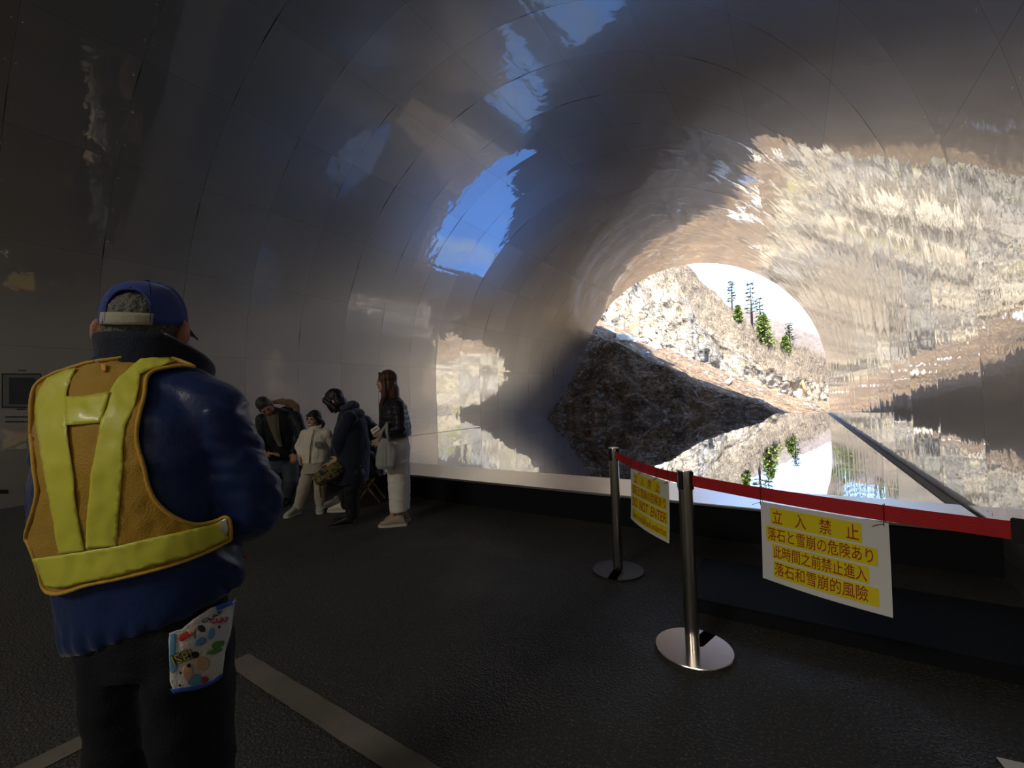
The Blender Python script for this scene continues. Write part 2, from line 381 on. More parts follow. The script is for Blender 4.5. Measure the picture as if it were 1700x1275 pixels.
for j in range(ny + 1):
    for i in range(nx + 1):
        t = i / nx; x = -9.45 + (-60 * (1 - t / 0.45) ** 1.6 if t < 0.45 else 55 * ((t - 0.45) / 0.55) ** 1.5)
        y = edge_y(x) + 74 * (j / ny) ** 1.8; vs.append((x, y, ground_z(x, y)))
for j in range(ny):
    for i in range(nx):
        a = j * (nx + 1) + i; fs.append((a, a + 1, a + nx + 2, a + nx + 1))
MAT_DEB = mat_debris()
tag(mesh_obj('avalanche_fan', vs, fs, MAT_DEB, None, False), kind='structure')
def mat_cliff():
    m, N, L, b = new_mat('pale_cliff_rock')
    tc = N.new('ShaderNodeTexCoord'); O = tc.outputs['Object']
    mp = N.new('ShaderNodeMapping'); mp.inputs['Scale'].default_value = (1, 1, 0.32); L.new(O, mp.inputs[0])
    n1 = noise_n(N, L, mp.outputs[0], 0.16, 5, 0.6); n2 = noise_n(N, L, mp.outputs[0], 0.9, 10, 0.72, 0.4); n3 = noise_n(N, L, O, 0.45, 6, 0.65)
    vo = N.new('ShaderNodeTexVoronoi'); vo.feature = 'DISTANCE_TO_EDGE'; vo.inputs['Scale'].default_value = 0.42
    nd = N.new('ShaderNodeTexNoise'); nd.inputs['Scale'].default_value = 1.3; nd.inputs['Detail'].default_value = 5; L.new(O, nd.inputs['Vector'])
    vv = N.new('ShaderNodeVectorMath'); vv.operation = 'MULTIPLY_ADD'; L.new(nd.outputs['Color'], vv.inputs[0]); vv.inputs[1].default_value = (1.5, 1.5, 1.5); L.new(mp.outputs[0], vv.inputs[2])
    L.new(vv.outputs[0], vo.inputs['Vector'])
    c = ramp(N, L, n2, [(0.28, (0.10, 0.08, 0.06)), (0.42, (0.34, 0.28, 0.20)), (0.55, (0.52, 0.45, 0.33)), (0.72, (0.66, 0.60, 0.48))])
    gy = ramp(N, L, n1, [(0.45, (0, 0, 0)), (0.60, (1, 1, 1))])
    c = mixc(N, L, M_(N, 'MULTIPLY', gy, 0.65, L=L), c, ramp(N, L, n2, [(0.3, (0.07, 0.075, 0.08)), (0.7, (0.36, 0.36, 0.36))]))
    cr = ramp(N, L, vo.outputs['Distance'], [(0.0, (1, 1, 1)), (0.035, (0, 0, 0))])
    c = mixc(N, L, M_(N, 'MULTIPLY', cr, 0.75, L=L), c, (0.05, 0.042, 0.035))
    # hillside: brush colour where the surface leans back
    ge = N.new('ShaderNodeNewGeometry'); sx = N.new('ShaderNodeSeparateXYZ'); L.new(ge.outputs['Normal'], sx.inputs[0])
    mos = M_(N, 'MULTIPLY', ramp(N, L, n3, [(0.57, (0, 0, 0)), (0.63, (1, 1, 1))]), ramp(N, L, sx.outputs[2], [(0.30, (0, 0, 0)), (0.55, (1, 1, 1))]), L=L)
    c = mixc(N, L, mos, c, (0.22, 0.24, 0.04))
    nb = noise_n(N, L, O, 2.6, 9, 0.75)
    br = ramp(N, L, nb, [(0.3, (0.05, 0.04, 0.03)), (0.5, (0.23, 0.185, 0.13)), (0.7, (0.40, 0.34, 0.25))])
    at_ = N.new('ShaderNodeAttribute'); at_.attribute_name = 'brush'
    c = mixc(N, L, at_.outputs['Fac'], c, br)
    L.new(c, b.inputs['Base Color']); b.inputs['Roughness'].default_value = 0.95; b.inputs['Specular IOR Level'].default_value = 0.15
    bp = N.new('ShaderNodeBump'); bp.inputs['Strength'].default_value = 1.0; bp.inputs['Distance'].default_value = 0.5
    L.new(M_(N, 'SUBTRACT', n2, M_(N, 'MULTIPLY', cr, 0.25, L=L), L=L), bp.inputs['Height']); L.new(bp.outputs[0], b.inputs['Normal'])
    return m
MAT_CLIFF = mat_cliff()
CS = [-45, -20, 0, 6, 10, 17, 20, 26, 30, 37, 50, 75]
CBZ = [24, 19, 10.2, 8.4, 6.8, 4.5, 3.2, 1.5, 0.1, -1.3, -2, -2]
CRK = [40, 34, 30, 25, 21, 13.5, 9.5, 5.0, 3.0, 1.8, 1, 1]        # top of the bare rock
CRG = [70, 66, 64, 60, 54, 41, 31, 18.5, 12.8, 7.8, 4.5, 3]     # ridge
def cliff_pt(s, v):
    """v 0..1 bare rock, 1..2 hillside, 2..2.4 behind the ridge"""
    bx, by = -20 + 0.63 * s, 48 + 0.77 * s
    if s < 0: bx, by = -20 + 0.80 * s, 48 + 0.45 * s
    bz, rk, rg = interp(s, CS, CBZ) - 1.5, interp(s, CS, CRK), interp(s, CS, CRG)
    rg += 0.8 * MN.noise(Vector((s * 0.35, 3.1, 0)))
    if v <= 1: z = bz + (rk - bz) * v; back = (z - bz) * 0.36
    elif v <= 2: z = rk + (rg - rk) * (v - 1); back = (rk - bz) * 0.36 + (z - rk) * 0.62
    else: z = rg - (v - 2) * 8; back = (rk - bz) * 0.36 + (rg - rk) * 0.62 + (v - 2) * 14
    p = Vector((bx - 0.77 * back, by + 0.63 * back, z))
    q = Vector((s * 0.16, z * 0.10, 2.0)); r_ = Vector((s * 0.5, z * 0.32, 5.0))
    amp = 1.0 if v <= 1 else 0.7
    d = amp * (1.7 * fbm(q, 4) + 1.0 * abs(MN.noise(r_)) + 0.55 * fbm(r_ * 2.3, 4))
    st = math.floor(z / 2.3 + 0.6 * MN.noise(q * 3)); d += 0.5 * MN.noise(Vector((st * 1.7, s * 0.07, 0))) * (1 if v <= 1 else 0.3)
    return p + Vector((0.77, -0.63, 0.25)) * d
ns, nv = 340, 150
vs, fs, brush = [], [], []
for i in range(ns + 1):
    s = -45 + 120 * i / ns
    for j in range(nv + 1):
        v = 2.4 * j / nv; vs.append(cliff_pt(s, v))
        brush.append(min(1, max(0, (v - 0.9 + 0.35 * fbm((s * 0.3, v * 4, 1), 3)) * 4)))
for i in range(ns):
    for j in range(nv):
        a = i * (nv + 1) + j; fs.append((a, a + nv + 1, a + nv + 2, a + 1))
o = mesh_obj('cliff_face', vs, fs, MAT_CLIFF, None, False)
o.data.attributes.new('brush', 'FLOAT', 'POINT').data.foreach_set('value', brush)
tag(o, kind='structure')

def mat_wood_hill(name, a, b_, snow=0.0):
    m, N, L, b = new_mat(name)
    tc = N.new('ShaderNodeTexCoord'); O = tc.outputs['Object']
    mp = N.new('ShaderNodeMapping'); mp.inputs['Scale'].default_value = (1, 1, 0.45); L.new(O, mp.inputs[0])
    n = noise_n(N, L, mp.outputs[0], 0.8, 9, 0.72)
    c = ramp(N, L, n, [(0.3, a), (0.7, b_)])
    if snow:
        n2 = noise_n(N, L, O, 0.09, 4, 0.55); c = mixc(N, L, ramp(N, L, n2, [(0.63, (0, 0, 0)), (0.66, (1, 1, 1))]), c, (0.8, 0.8, 0.8))
    L.new(c, b.inputs['Base Color']); b.inputs['Roughness'].default_value = 1.0; b.inputs['Specular IOR Level'].default_value = 0.05
    bp = N.new('ShaderNodeBump'); bp.inputs['Strength'].default_value = 1.0; bp.inputs['Distance'].default_value = 0.8
    L.new(n, bp.inputs['Height']); L.new(bp.outputs[0], b.inputs['Normal'])
    return m
def hill(name, azs, els, d0, d1, mat, z0=-3.0, step=0.5, nv=46, amp=2.0):
    vs, fs = [], []; n = int((azs[-1] - azs[0]) / step)
    for i in range(n + 1):
        az = azs[0] + (azs[-1] - azs[0]) * i / n; el = interp(az, azs, els)
        zt = 1.5 + d1 * math.tan(math.radians(el))
        for j in range(nv + 1):
            t = j / nv * 1.15
            d = d0 + (d1 - d0) * t; z = z0 + (zt - z0) * (t if t < 1 else 2 - t)
            p = Vector((d * math.sin(math.radians(az)) - 2.0, d * math.cos(math.radians(az)), z))
            k = amp * fbm((p.x * 0.06, p.y * 0.06, p.z * 0.06), 5)
            vs.append(p + Vector((0, -0.6, 0.8)) * k)
    for i in range(n):
        for j in range(nv):
            a = i * (nv + 1) + j; fs.append((a, a + nv + 1, a + nv + 2, a + 1))
    return tag(mesh_obj(name, vs, fs, mat), kind='structure')
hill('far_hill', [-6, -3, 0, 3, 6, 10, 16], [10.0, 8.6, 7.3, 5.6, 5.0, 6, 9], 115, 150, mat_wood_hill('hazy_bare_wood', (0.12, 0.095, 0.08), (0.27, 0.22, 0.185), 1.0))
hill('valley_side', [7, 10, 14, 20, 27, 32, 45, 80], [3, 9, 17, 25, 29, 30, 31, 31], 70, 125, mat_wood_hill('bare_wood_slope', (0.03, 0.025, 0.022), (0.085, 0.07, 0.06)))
# rock buttress right of the mouth, its sunny face turned to the tunnel
def butt_pt(u, v):
    az = 0; x = 6.5 + 30 * u; y = 42 + 10 * u - 4 * math.sin(u * 6); z = -2.5 + (11.5 + 3 * MN.noise(Vector((u * 7, 0, 4)))) * v
    p = Vector((x + 2.5 * v, y + 7 * v, z)); k = 1.6 * fbm((x * .2, z * .14, 8.8), 5)
    return p + Vector((-0.3, -0.9, 0)) * k
vs, fs = [], []
for i in range(81):
    for j in range(61): vs.append(butt_pt(i / 80, j / 60))
for i in range(81): vs.append(butt_pt(i / 80, 1) + Vector((4, 14, -30)))
for i in range(80):
    for j in range(60):
        a = i * 61 + j; fs.append((a, a + 61, a + 62, a + 1))
    fs.append((i * 61 + 60, (i + 1) * 61 + 60, 81 * 61 + i + 1, 81 * 61 + i))
tag(mesh_obj('rock_buttress', vs, fs, MAT_CLIFF), kind='structure')
# the mountain the tunnel comes out of
vs, fs = [], []
NT, NR = 60, 26
for i in range(NT + 1):
    th = -22 + 224 * i / NT
    for j in range(NR + 1):
        r = RR + 0.1 + 34 * (j / NR) ** 1.5
        k = 0.0 if j < 2 else 0.9 * fbm((r * 0.25 * math.cos(math.radians(th)), 1.1, r * 0.25 * math.sin(math.radians(th))), 4)
        px_, pz_ = prof(th, r); vs.append((px_, y_end(th) - 0.03 + (min(0.5, (r - RR) * 0.5)) - max(0.0, r - 8.0) * 1.0 + 0.5 * k, pz_))
for i in range(NT):
    for j in range(NR):
        a = i * (NR + 1) + j; fs.append((a, a + 1, a + NR + 2, a + NR + 1))
tag(mesh_obj('portal_slope', vs, fs, MAT_CLIFF), kind='structure')

# unseen rock ridge above and left of the mouth, added to shade the debris
vs, fs = [], []
for i in range(71):
    u = i / 70; x = -2.5 - 50 * u ** 1.5
    top = interp(x, [-60, -30, -22, -15, -12, -8, -5, -2.5], [66, 56, 50, 47, 46, 46, 46, 38]); z0 = -2 if x < -10.6 else 8.2
    for j in range(41):
        v = j / 40; z = z0 + (top - z0) * v; y = 18.8 - 1.5 * v
        k = fbm((x * .22, z * .16, 3.7), 5)
        vs.append(Vector((x + 0.5 * MN.noise(Vector((z * .3, 1, 2))), y + 1.3 * k - .8, z)))
    vs.append(Vector((x - 3, -20, top - 14)))
for i in range(70):
    for j in range(41):
        a = i * 42 + j; fs.append((a, a + 42, a + 43, a + 1))
tag(mesh_obj('shadow_ridge', vs, fs, MAT_CLIFF), kind='structure')
# ------------------------------------------------------------------ things outside: snow blocks, logs, trees, brush
def bvh_of(o):
    me = o.data; M = Matrix.Translation(o.location)
    return BVHTree.FromPolygons([M @ v.co for v in me.vertices], [tuple(p.vertices) for p in me.polygons])
BV_FAN = bvh_of(bpy.data.objects['avalanche_fan']); BV_CLIFF = bvh_of(bpy.data.objects['cliff_face'])
def hit_px(px, py, bvs):
    d = ray(px, py).normalized(); best = None
    for b in bvs:
        r = b.ray_cast(CAMP + d * 22.5, d)
        if r[0] is not None and (best is None or r[3] < best[1]): best = (r[0], r[3])
    return best[0] if best else None
MAT_SNOW = simple('old_snow', (0.82, 0.82, 0.80), 0.8, 0, 0.5, 9, 0.08, 3)
MAT_ROCKW = simple('pale_boulder', (0.60, 0.55, 0.47), 0.9, 0, 0.6, 8, 0.2, 3)
def lump(name, c, r, mat, seed, flat=0.6):
    bm = bmesh.new(); bmesh.ops.create_icosphere(bm, subdivisions=3, radius=1.0)
    rz = Matrix.Rotation(seed * 1.7, 3, 'Z')
    for v in bm.verts:
        k = 1 + 0.35 * MN.noise(v.co * 1.3 + Vector((seed * 3.1, 0, 0))) + 0.18 * MN.noise(v.co * 3.1 + Vector((0, seed, 0)))
        for ax in (Vector((1, .2, .3)), Vector((-.4, 1, .2)), Vector((.2, -.5, 1)), Vector((-1, -.3, .1)), Vector((.3, -1, .4))):
            a = (rz @ ax).normalized(); dd = v.co.normalized().dot(a)
            if dd > 0.72: k = min(k, 0.74 / dd)
        v.co = rz @ Vector((v.co.x * k * r * 1.25, v.co.y * k * r * 0.9, v.co.z * k * r * flat)) + c
    return bm_obj(name, bm, mat, None, False, origin=c)
SNOW_PX = [(1084, 562, 11), (1094, 565, 9), (1075, 586, 8), (1113, 580, 7), (1124, 586, 10), (1100, 603, 6), (1144, 635, 9), (1163, 648, 7), (1198, 624, 8), (1259, 629, 6), (1261, 648, 10),
           (1293, 655, 8), (1305, 652, 6), (1339, 672, 10), (1346, 676, 7), (1067, 566, 6), (1033, 542, 9), (1018, 535, 6), (1054, 531, 6), (1134, 588, 6), (1173, 603, 8), (1172, 619, 9),
           (1253, 615, 6), (1299, 681, 7), (1047, 607, 6), (1036, 614, 5), (1146, 606, 6), (1090, 615, 5), (1062, 555, 7), (1047, 546, 7), (1226, 641, 5), (1286, 676, 6), (1270, 668, 6)]
for k, (px, py, w) in enumerate(SNOW_PX):
    c = hit_px(px, py, [BV_FAN])
    if c is None: continue
    dep = (c - CAMP).dot(FW); r = min(0.4 * w * dep / FPX, 0.42)
    o = lump('snow_block', c + Vector((0, 0, r * 0.15)), r, MAT_SNOW, k)
    tag(o, 'white block of old snow lying on the brown avalanche slope outside', 'snow block', 'snow blocks on the avalanche slope')
rs = random.Random(3)
BL = []
for k in range(46):
    for _ in range(60):
        x = rs.uniform(-34, -9); y = rs.uniform(26, 46)
        if all((x - a) ** 2 + (y - b) ** 2 > 4.5 for a, b in BL): break
    BL.append((x, y)); z = ground_z(x, y); r = rs.uniform(0.2, 0.6)
    o = lump('boulder', Vector((x, y, z + r * 0.2)), r, MAT_ROCKW if k % 3 else MAT_SNOW, 50 + k)
    tag(o, 'pale boulder on the upper avalanche slope outside the tunnel mouth', 'boulder', 'boulders on the upper slope')
MAT_LOG = simple('bleached_log', (0.62, 0.54, 0.42), 0.85, 0, 0.6, 20, 0.2, 4)
MAT_LOGO = simple('split_orange_log', (0.55, 0.33, 0.13), 0.85, 0, 0.6, 20, 0.25, 4)
def log(p0, p1, r, mat, label):
    a = hit_px(*p0, [BV_FAN]); b = hit_px(*p1, [BV_FAN])
    if a is None or b is None: return
    if (b - a).length > 9: b = a + (b - a).normalized() * 9
    up = Vector((0, 0, r * 0.8)); a += up; b += up; m = (a + b) / 2 + Vector((0, 0, 0.12))
    bm = bmesh.new(); add_tube(bm, [a, (a + m) / 2, m, (b + m) / 2, b], [r, r * 1.05, r * .9, r * .8, r * .6], 10)
    d = (b - a).normalized(); add_tube(bm, [m, m + d * 0.5 + Vector((0, 0, .5)), m + d * .8 + Vector((0, 0, .9))], [r * .4, r * .3, r * .15], 6)
    tag(bm_obj('log', bm, mat, None, True, origin=a), label, 'log')
log((1207, 639), (1236, 626), 0.17, MAT_LOG, 'bleached forked log lying on the avalanche slope outside')
log((1320, 655), (1345, 668), 0.10, MAT_LOG, 'thin white branch low on the right of the avalanche slope')
c = onz(1337, 652, -1.0); c = (hit_px(1337, 652, [BV_FAN, BV_CLIFF]) or c)
dep = (c - CAMP).dot(FW); hgt = 21 * dep / FPX
bm = bmesh.new(); add_tube(bm, [c - Vector((0, 0, .3)), c + Vector((-.15, 0, hgt * .5)), c + Vector((-.35, 0, hgt))], [.26, .24, .2], 10)
tag(bm_obj('tree_stump', bm, MAT_LOGO, None, True, origin=c), 'orange broken tree stump standing at the right foot of the slope', 'stump')

MAT_TRUNK = simple('bark', (0.10, 0.075, 0.055), 0.9, 0, 0.5, 14)
MAT_GREEN = simple('evergreen_needles', (0.24, 0.31, 0.07), 0.85, 0, 0, 0, 0.4, 2.0)
MAT_DKGREEN = simple('dark_needles', (0.17, 0.19, 0.12), 0.85, 0, 0, 0, 0.35, 2.0)
def conifer(px, y_top, y_base, wpx, v, label, dense, seed):
    best = None
    for k in range(240):
        s = -10 + 70 * k / 240; p = cliff_pt(s, v); d = p - CAMP; q = 850 + FPX * d.dot(CR) / d.dot(FW)
        if best is None or abs(q - px) < best[0]: best = (abs(q - px), p)
    p = best[1]; d = p - CAMP; dep = d.dot(FW)
    h = max(2.0, ((637.5 - FPX * d.dot(CU) / dep) - y_top) * dep / FPX) + 0.4; w = wpx * dep / FPX / 2
    p = p - Vector((0, 0, 0.4)); R_ = random.Random(seed)
    root = empty('conifer_tree', p); tag(root, label, 'tree', 'conifers on the ridge')
    bm = bmesh.new(); add_tube(bm, [p, p + Vector((.05, 0, h * .5)), p + Vector((0, 0, h))], [h * .022 + .03, h * .014 + .02, .012], 7)
    if not dense:
        pass
    br = bmesh.new(); fo = bmesh.new()
    n = 16 if not dense else 30
    for k in range(n):
        t = (0.36 if not dense else 0.08) + (0.98 - (0.36 if not dense else 0.08)) * (k // 2 * 2 if not dense else k) / n
        base = p + Vector((0, 0, h * t)); ln = w * (1 - t) ** 0.75 * R_.uniform(.75, 1.15) + .12
        for a in range(4 if not dense else 7):
            ang = R_.uniform(0, 6.28); dr = Vector((math.cos(ang), math.sin(ang), R_.uniform(-.12, .2)))
            tip = base + dr * ln * R_.uniform(.6, 1); mid = (base + tip) / 2 + Vector((0, 0, .06 * ln))
            add_tube(bm, [base, mid, tip], [.05, .035, .02], 4)
            for q in range(10 if dense else 7):
                f = R_.uniform(.3, 1.0); c0 = base.lerp(tip, f); sz = R_.uniform(.12, .24) * (1.3 if dense else 1.25) * (.5 + w * .3)
                side = dr.cross(Vector((0, 0, 1))).normalized() * R_.uniform(-1, 1); e = (dr * .6 + side + Vector((0, 0, R_.uniform(-.5, .25)))).normalized()
                n_ = e.cross(Vector((R_.uniform(-1, 1), R_.uniform(-1, 1), 1))).normalized()
                vv = [fo.verts.new(c0), fo.verts.new(c0 + e * sz + n_ * sz * .35), fo.verts.new(c0 + e * sz * 1.7), fo.verts.new(c0 + e * sz - n_ * sz * .35)]
                fo.faces.new(vv)
    bm_obj('trunk', bm, MAT_TRUNK, root, True); bm_obj('foliage', fo, MAT_GREEN if dense else MAT_DKGREEN, root)
    br.free()
conifer(1248, 463, 517, 34, 1.94, 'tall thin conifer with bare flat branches, the highest on the ridge', False, 1)
conifer(1264, 488, 527, 26, 1.90, 'thin conifer right behind the bushy green one on the ridge', False, 2)
conifer(1270, 520, 578, 40, 1.66, 'bushy bright green conifer at the middle of the ridge', True, 3)
conifer(1312, 532, 570, 26, 1.95, 'small conifer standing alone low on the right of the ridge', False, 4)
conifer(1304, 556, 585, 18, 1.60, 'small green conifer on the hillside below the lone one', True, 5)
conifer(1217, 462, 500, 20, 1.90, 'leftmost small conifer high on the ridge line', False, 6)
conifer(1224, 505, 528, 16, 1.55, 'small dark green conifer beside a grey crag on the hillside', True, 7)
# leafless brush on the hillside: nobody could count it
vs, fs = [], []; rb = random.Random(11)
for k in range(5200):
    s = rb.uniform(-4, 50); v = rb.uniform(0.95, 2.02) if rb.random() < .8 else rb.uniform(.2, 1)
    p = cliff_pt(s, v); h = rb.uniform(.5, 1.7)
    for q in range(3):
        t = p + Vector((rb.uniform(-.5, .5), rb.uniform(-.5, .5), 1)) * h; w = Vector((.77, .63, 0)) * rb.uniform(.012, .03)
        i = len(vs); vs += [p - w, p + w, t]; fs.append((i, i + 1, i + 2))
o = mesh_obj('leafless_brush', vs, fs, simple('dry_twigs', (0.27, 0.21, 0.15), 0.9, 0, 0, 0, 0.4, 0.6))
tag(o, 'leafless brown brush covering the hillside above the cliff', 'brush', kind='stuff')

# ------------------------------------------------------------------ belt posts
MAT_STEEL = simple('brushed_steel_post', (0.60, 0.57, 0.52), 0.24, 1.0, 0.03, 90, 0.08, 5)
MAT_BASE = simple('stainless_base_plate', (0.66, 0.60, 0.56), 0.2, 1.0, 0.03, 40, 0.12, 4)
MAT_BASED = simple('dull_dark_base_plate', (0.018, 0.018, 0.018), 0.5, 0.0, 0.05, 40, 0.12, 4)
MAT_BLACK = simple('black_plastic', (0.012, 0.012, 0.012), 0.45)
MAT_BELT = simple('red_webbing', (0.52, 0.015, 0.02), 0.65, 0, 0.25, 220, 0.1, 30)
def belt_post(loc, slot, base_mat, label):
    root = empty('belt_post', loc); tag(root, label, 'barrier post', 'belt posts of the barrier'); L0 = Vector(loc)
    # base: a round plate with a slot open to one side
    bm = bmesh.new(); R, hw = 0.185, 0.033; n = 72; out = []
    a0 = math.asin(hw / R)
    for k in range(n + 1):
        a = slot + a0 + (2 * math.pi - 2 * a0) * k / n; out.append(Vector((R * math.cos(a), R * math.sin(a), 0)))
    sd, sn = Vector((math.cos(slot), math.sin(slot), 0)), Vector((-math.sin(slot), math.cos(slot), 0))
    inner = [sd * 0.045 + sn * hw * math.cos(t) - sd * hw * math.sin(t) for t in [math.pi - math.pi * q / 10 for q in range(11)]]
    loop = out + inner
    lay = []
    for z, sc in ((0.001, 1.0), (0.009, 1.0), (0.013, 0.985)):
        lay.append([bm.verts.new(L0 + Vector((p.x * sc, p.y * sc, z))) for p in loop])
    for a, b in zip(lay, lay[1:]):
        for k in range(len(loop)): bm.faces.new((a[k], a[(k + 1) % len(loop)], b[(k + 1) % len(loop)], b[k]))
    bm.faces.new(lay[0][::-1]); bm.faces.new(lay[-1])
    bmesh.ops.triangulate(bm, faces=[f for f in bm.faces if len(f.verts) > 4])
    bm_obj('base_plate', bm, base_mat, root)
    c = L0 - sd * 0.012
    bm = bmesh.new(); add_lathe(bm, [(0.034, 0.012), (0.034, 0.80)], c, 32); p = bm_obj('post', bm, MAT_STEEL, root, True)
    p.data.set_sharp_from_angle(angle=math.radians(40))
    bm = bmesh.new(); add_lathe(bm, [(0.0365, 0.80), (0.0365, 0.895), (0.034, 0.902), (0.0, 0.903)][:3], c, 32); p = bm_obj('cassette_head', bm, MAT_STEEL, root, True)
    p.data.set_sharp_from_angle(angle=math.radians(30))
    for k in range(4):
        a = YAW * 0 + HEAD_A + k * math.pi / 2
        bm = bmesh.new(); add_box(bm, c + Vector((math.cos(a) * .035, math.sin(a) * .035, 0.852)), (0.012, 0.026, 0.088), Matrix.Rotation(a, 3, 'Z'), 0.002)
        bm_obj('belt_slot', bm, MAT_BLACK, root)
    return root, c
P1, P2 = onz(1026, 948), onz(1152, 1078)
P3 = at(1748, 897, 1.235); P3.z = 0
HEAD_A = math.atan2((P3 - P2).y, (P3 - P2).x)
cam_a = math.atan2(-P1.y, -P1.x)
post1, c1 = belt_post(P1, cam_a - 0.22, MAT_BASED, 'steel belt post farthest left, with a dull dark base')
post2, c2 = belt_post(P2, math.atan2(-0.15, 1) + 1.45, MAT_BASE, 'steel belt post in the middle, with a shiny round base')
post3, c3 = belt_post(P3, cam_a, MAT_BASE, 'belt post cut off by the right edge, only its black clip showing')
BELT_Z, BELT_W = 0.852, 0.056
def belt_line(a, b, sag):
    a = a + Vector((0, 0, BELT_Z)); b = b + Vector((0, 0, BELT_Z)); d = (b - a).normalized(); a = a + d * 0.034; b = b - d * 0.034
    return lambda t: a.lerp(b, t) - Vector((0, 0, sag * 4 * t * (1 - t)))
def belt(f, parent, n=40, tw=0.0):
    bm = bmesh.new(); ra, rb_ = [], []
    d = (f(1) - f(0)).normalized(); s = d.cross(Vector((0, 0, 1))).normalized()
    for k in range(n + 1):
        t = k / n; p = f(t); lean = s * (math.sin(t * 9) * tw)
        e = [p + Vector((0, 0, BELT_W / 2)) + lean + s * .0009, p - Vector((0, 0, BELT_W / 2)) - lean + s * .0009, p - Vector((0, 0, BELT_W / 2)) - lean - s * .0009, p + Vector((0, 0, BELT_W / 2)) + lean - s * .0009]
        ra.append([bm.verts.new(q) for q in e])
    for a, b in zip(ra, ra[1:]):
        for k in range(4): bm.faces.new((a[k], a[(k + 1) % 4], b[(k + 1) % 4], b[k]))
    bm.faces.new(ra[0][::-1]); bm.faces.new(ra[-1])
    o = bm_obj('belt', bm, MAT_BELT, parent); o['label'] = 'red webbing belt'
F12, F23 = belt_line(c1, c2, 0.020), belt_line(c2, c3, 0.012)
belt(F12, post1, tw=0.004); belt(F23, post2, tw=0.003)
e3 = F23(1.0); d3 = (F23(1.0) - F23(0.9)).normalized(); a3 = math.atan2(d3.y, d3.x)
bm = bmesh.new(); add_box(bm, e3 - d3 * 0.012, (0.05, 0.014, 0.074), Matrix.Rotation(a3, 3, 'Z'), 0.003); add_box(bm, e3 + d3 * 0.01, (0.03, 0.03, 0.05), Matrix.Rotation(a3, 3, 'Z'), 0.003)
bm_obj('belt_clip', bm, MAT_BLACK, post2)

# ------------------------------------------------------------------ notices on the belt
MAT_PAPER = simple('laminated_paper', (0.78, 0.77, 0.74), 0.35, 0, 0, 0, 0.03, 3, coat=0.3)
MAT_YEL = simple('yellow_marker_band', (0.86, 0.68, 0.012), 0.4, 0, 0, 0, 0.05, 10, coat=0.3)
MAT_RED = simple('red_print', (0.40, 0.035, 0.012), 0.4)
MAT_INK = simple('black_print', (0.02, 0.02, 0.02), 0.5)
MAT_TIE = simple('dark_cord', (0.02, 0.015, 0.015), 0.7)
def text_verts(s, bold=0.0):
    cu = bpy.data.curves.new('t', 'FONT'); cu.body = s; cu.resolution_u = 3; cu.offset = bold
    ob = bpy.data.objects.new('t', cu); COL.objects.link(ob)
    dg = bpy.context.evaluated_depsgraph_get(); me = bpy.data.meshes.new_from_object(ob.evaluated_get(dg))
    vs = [(v.co.x, v.co.y) for v in me.vertices]; fs = [tuple(p.vertices) for p in me.polygons]
    bpy.data.objects.remove(ob); bpy.data.curves.remove(cu); bpy.data.meshes.remove(me)
    return vs, fs
def place_text(s, u0, u1, v0, v1, surf, nrm, off, bold=0.0):
    """text filling the box u0..u1, v0..v1 (v downwards) of a surface"""
    vs, fs = text_verts(s, bold)
    xs = [p[0] for p in vs]; ys = [p[1] for p in vs]; x0, x1, y0, y1 = min(xs), max(xs), min(ys), max(ys)
    out = []
    for x, y in vs:
        u = u0 + (u1 - u0) * (x - x0) / (x1 - x0); v = v1 - (v1 - v0) * (y - y0) / (y1 - y0)
        out.append(surf(u, v) + nrm(u, v) * off)
    return out, fs
def lettering(s, u0, u1, v0, v1, surf, nrm, off, mat, parent, bold=0.0):
    vs, fs = place_text(s, u0, u1, v0, v1, surf, nrm, off, bold)
    if not fs: return
    d = Vector(vs[0]) * 0; raw, _ = text_verts(s, bold)
    h = max(p[1] for p in raw) - min(p[1] for p in raw)
    fo = sorted(fs, key=lambda f: min(raw[i][0] for i in f)); groups = []; mx = None
    for f in fo:
        a, b = min(raw[i][0] for i in f), max(raw[i][0] for i in f)
        if mx is None or a - mx > 0.33 * h: groups.append([])
        groups[-1].append(f); mx = b if mx is None else max(mx, b)
    for g in groups:
        idx = sorted({i for f in g for i in f}); mp = {i: k for k, i in enumerate(idx)}
        mesh_obj('lettering', [vs[i] for i in idx], [tuple(mp[i] for i in f) for f in g], mat, parent)
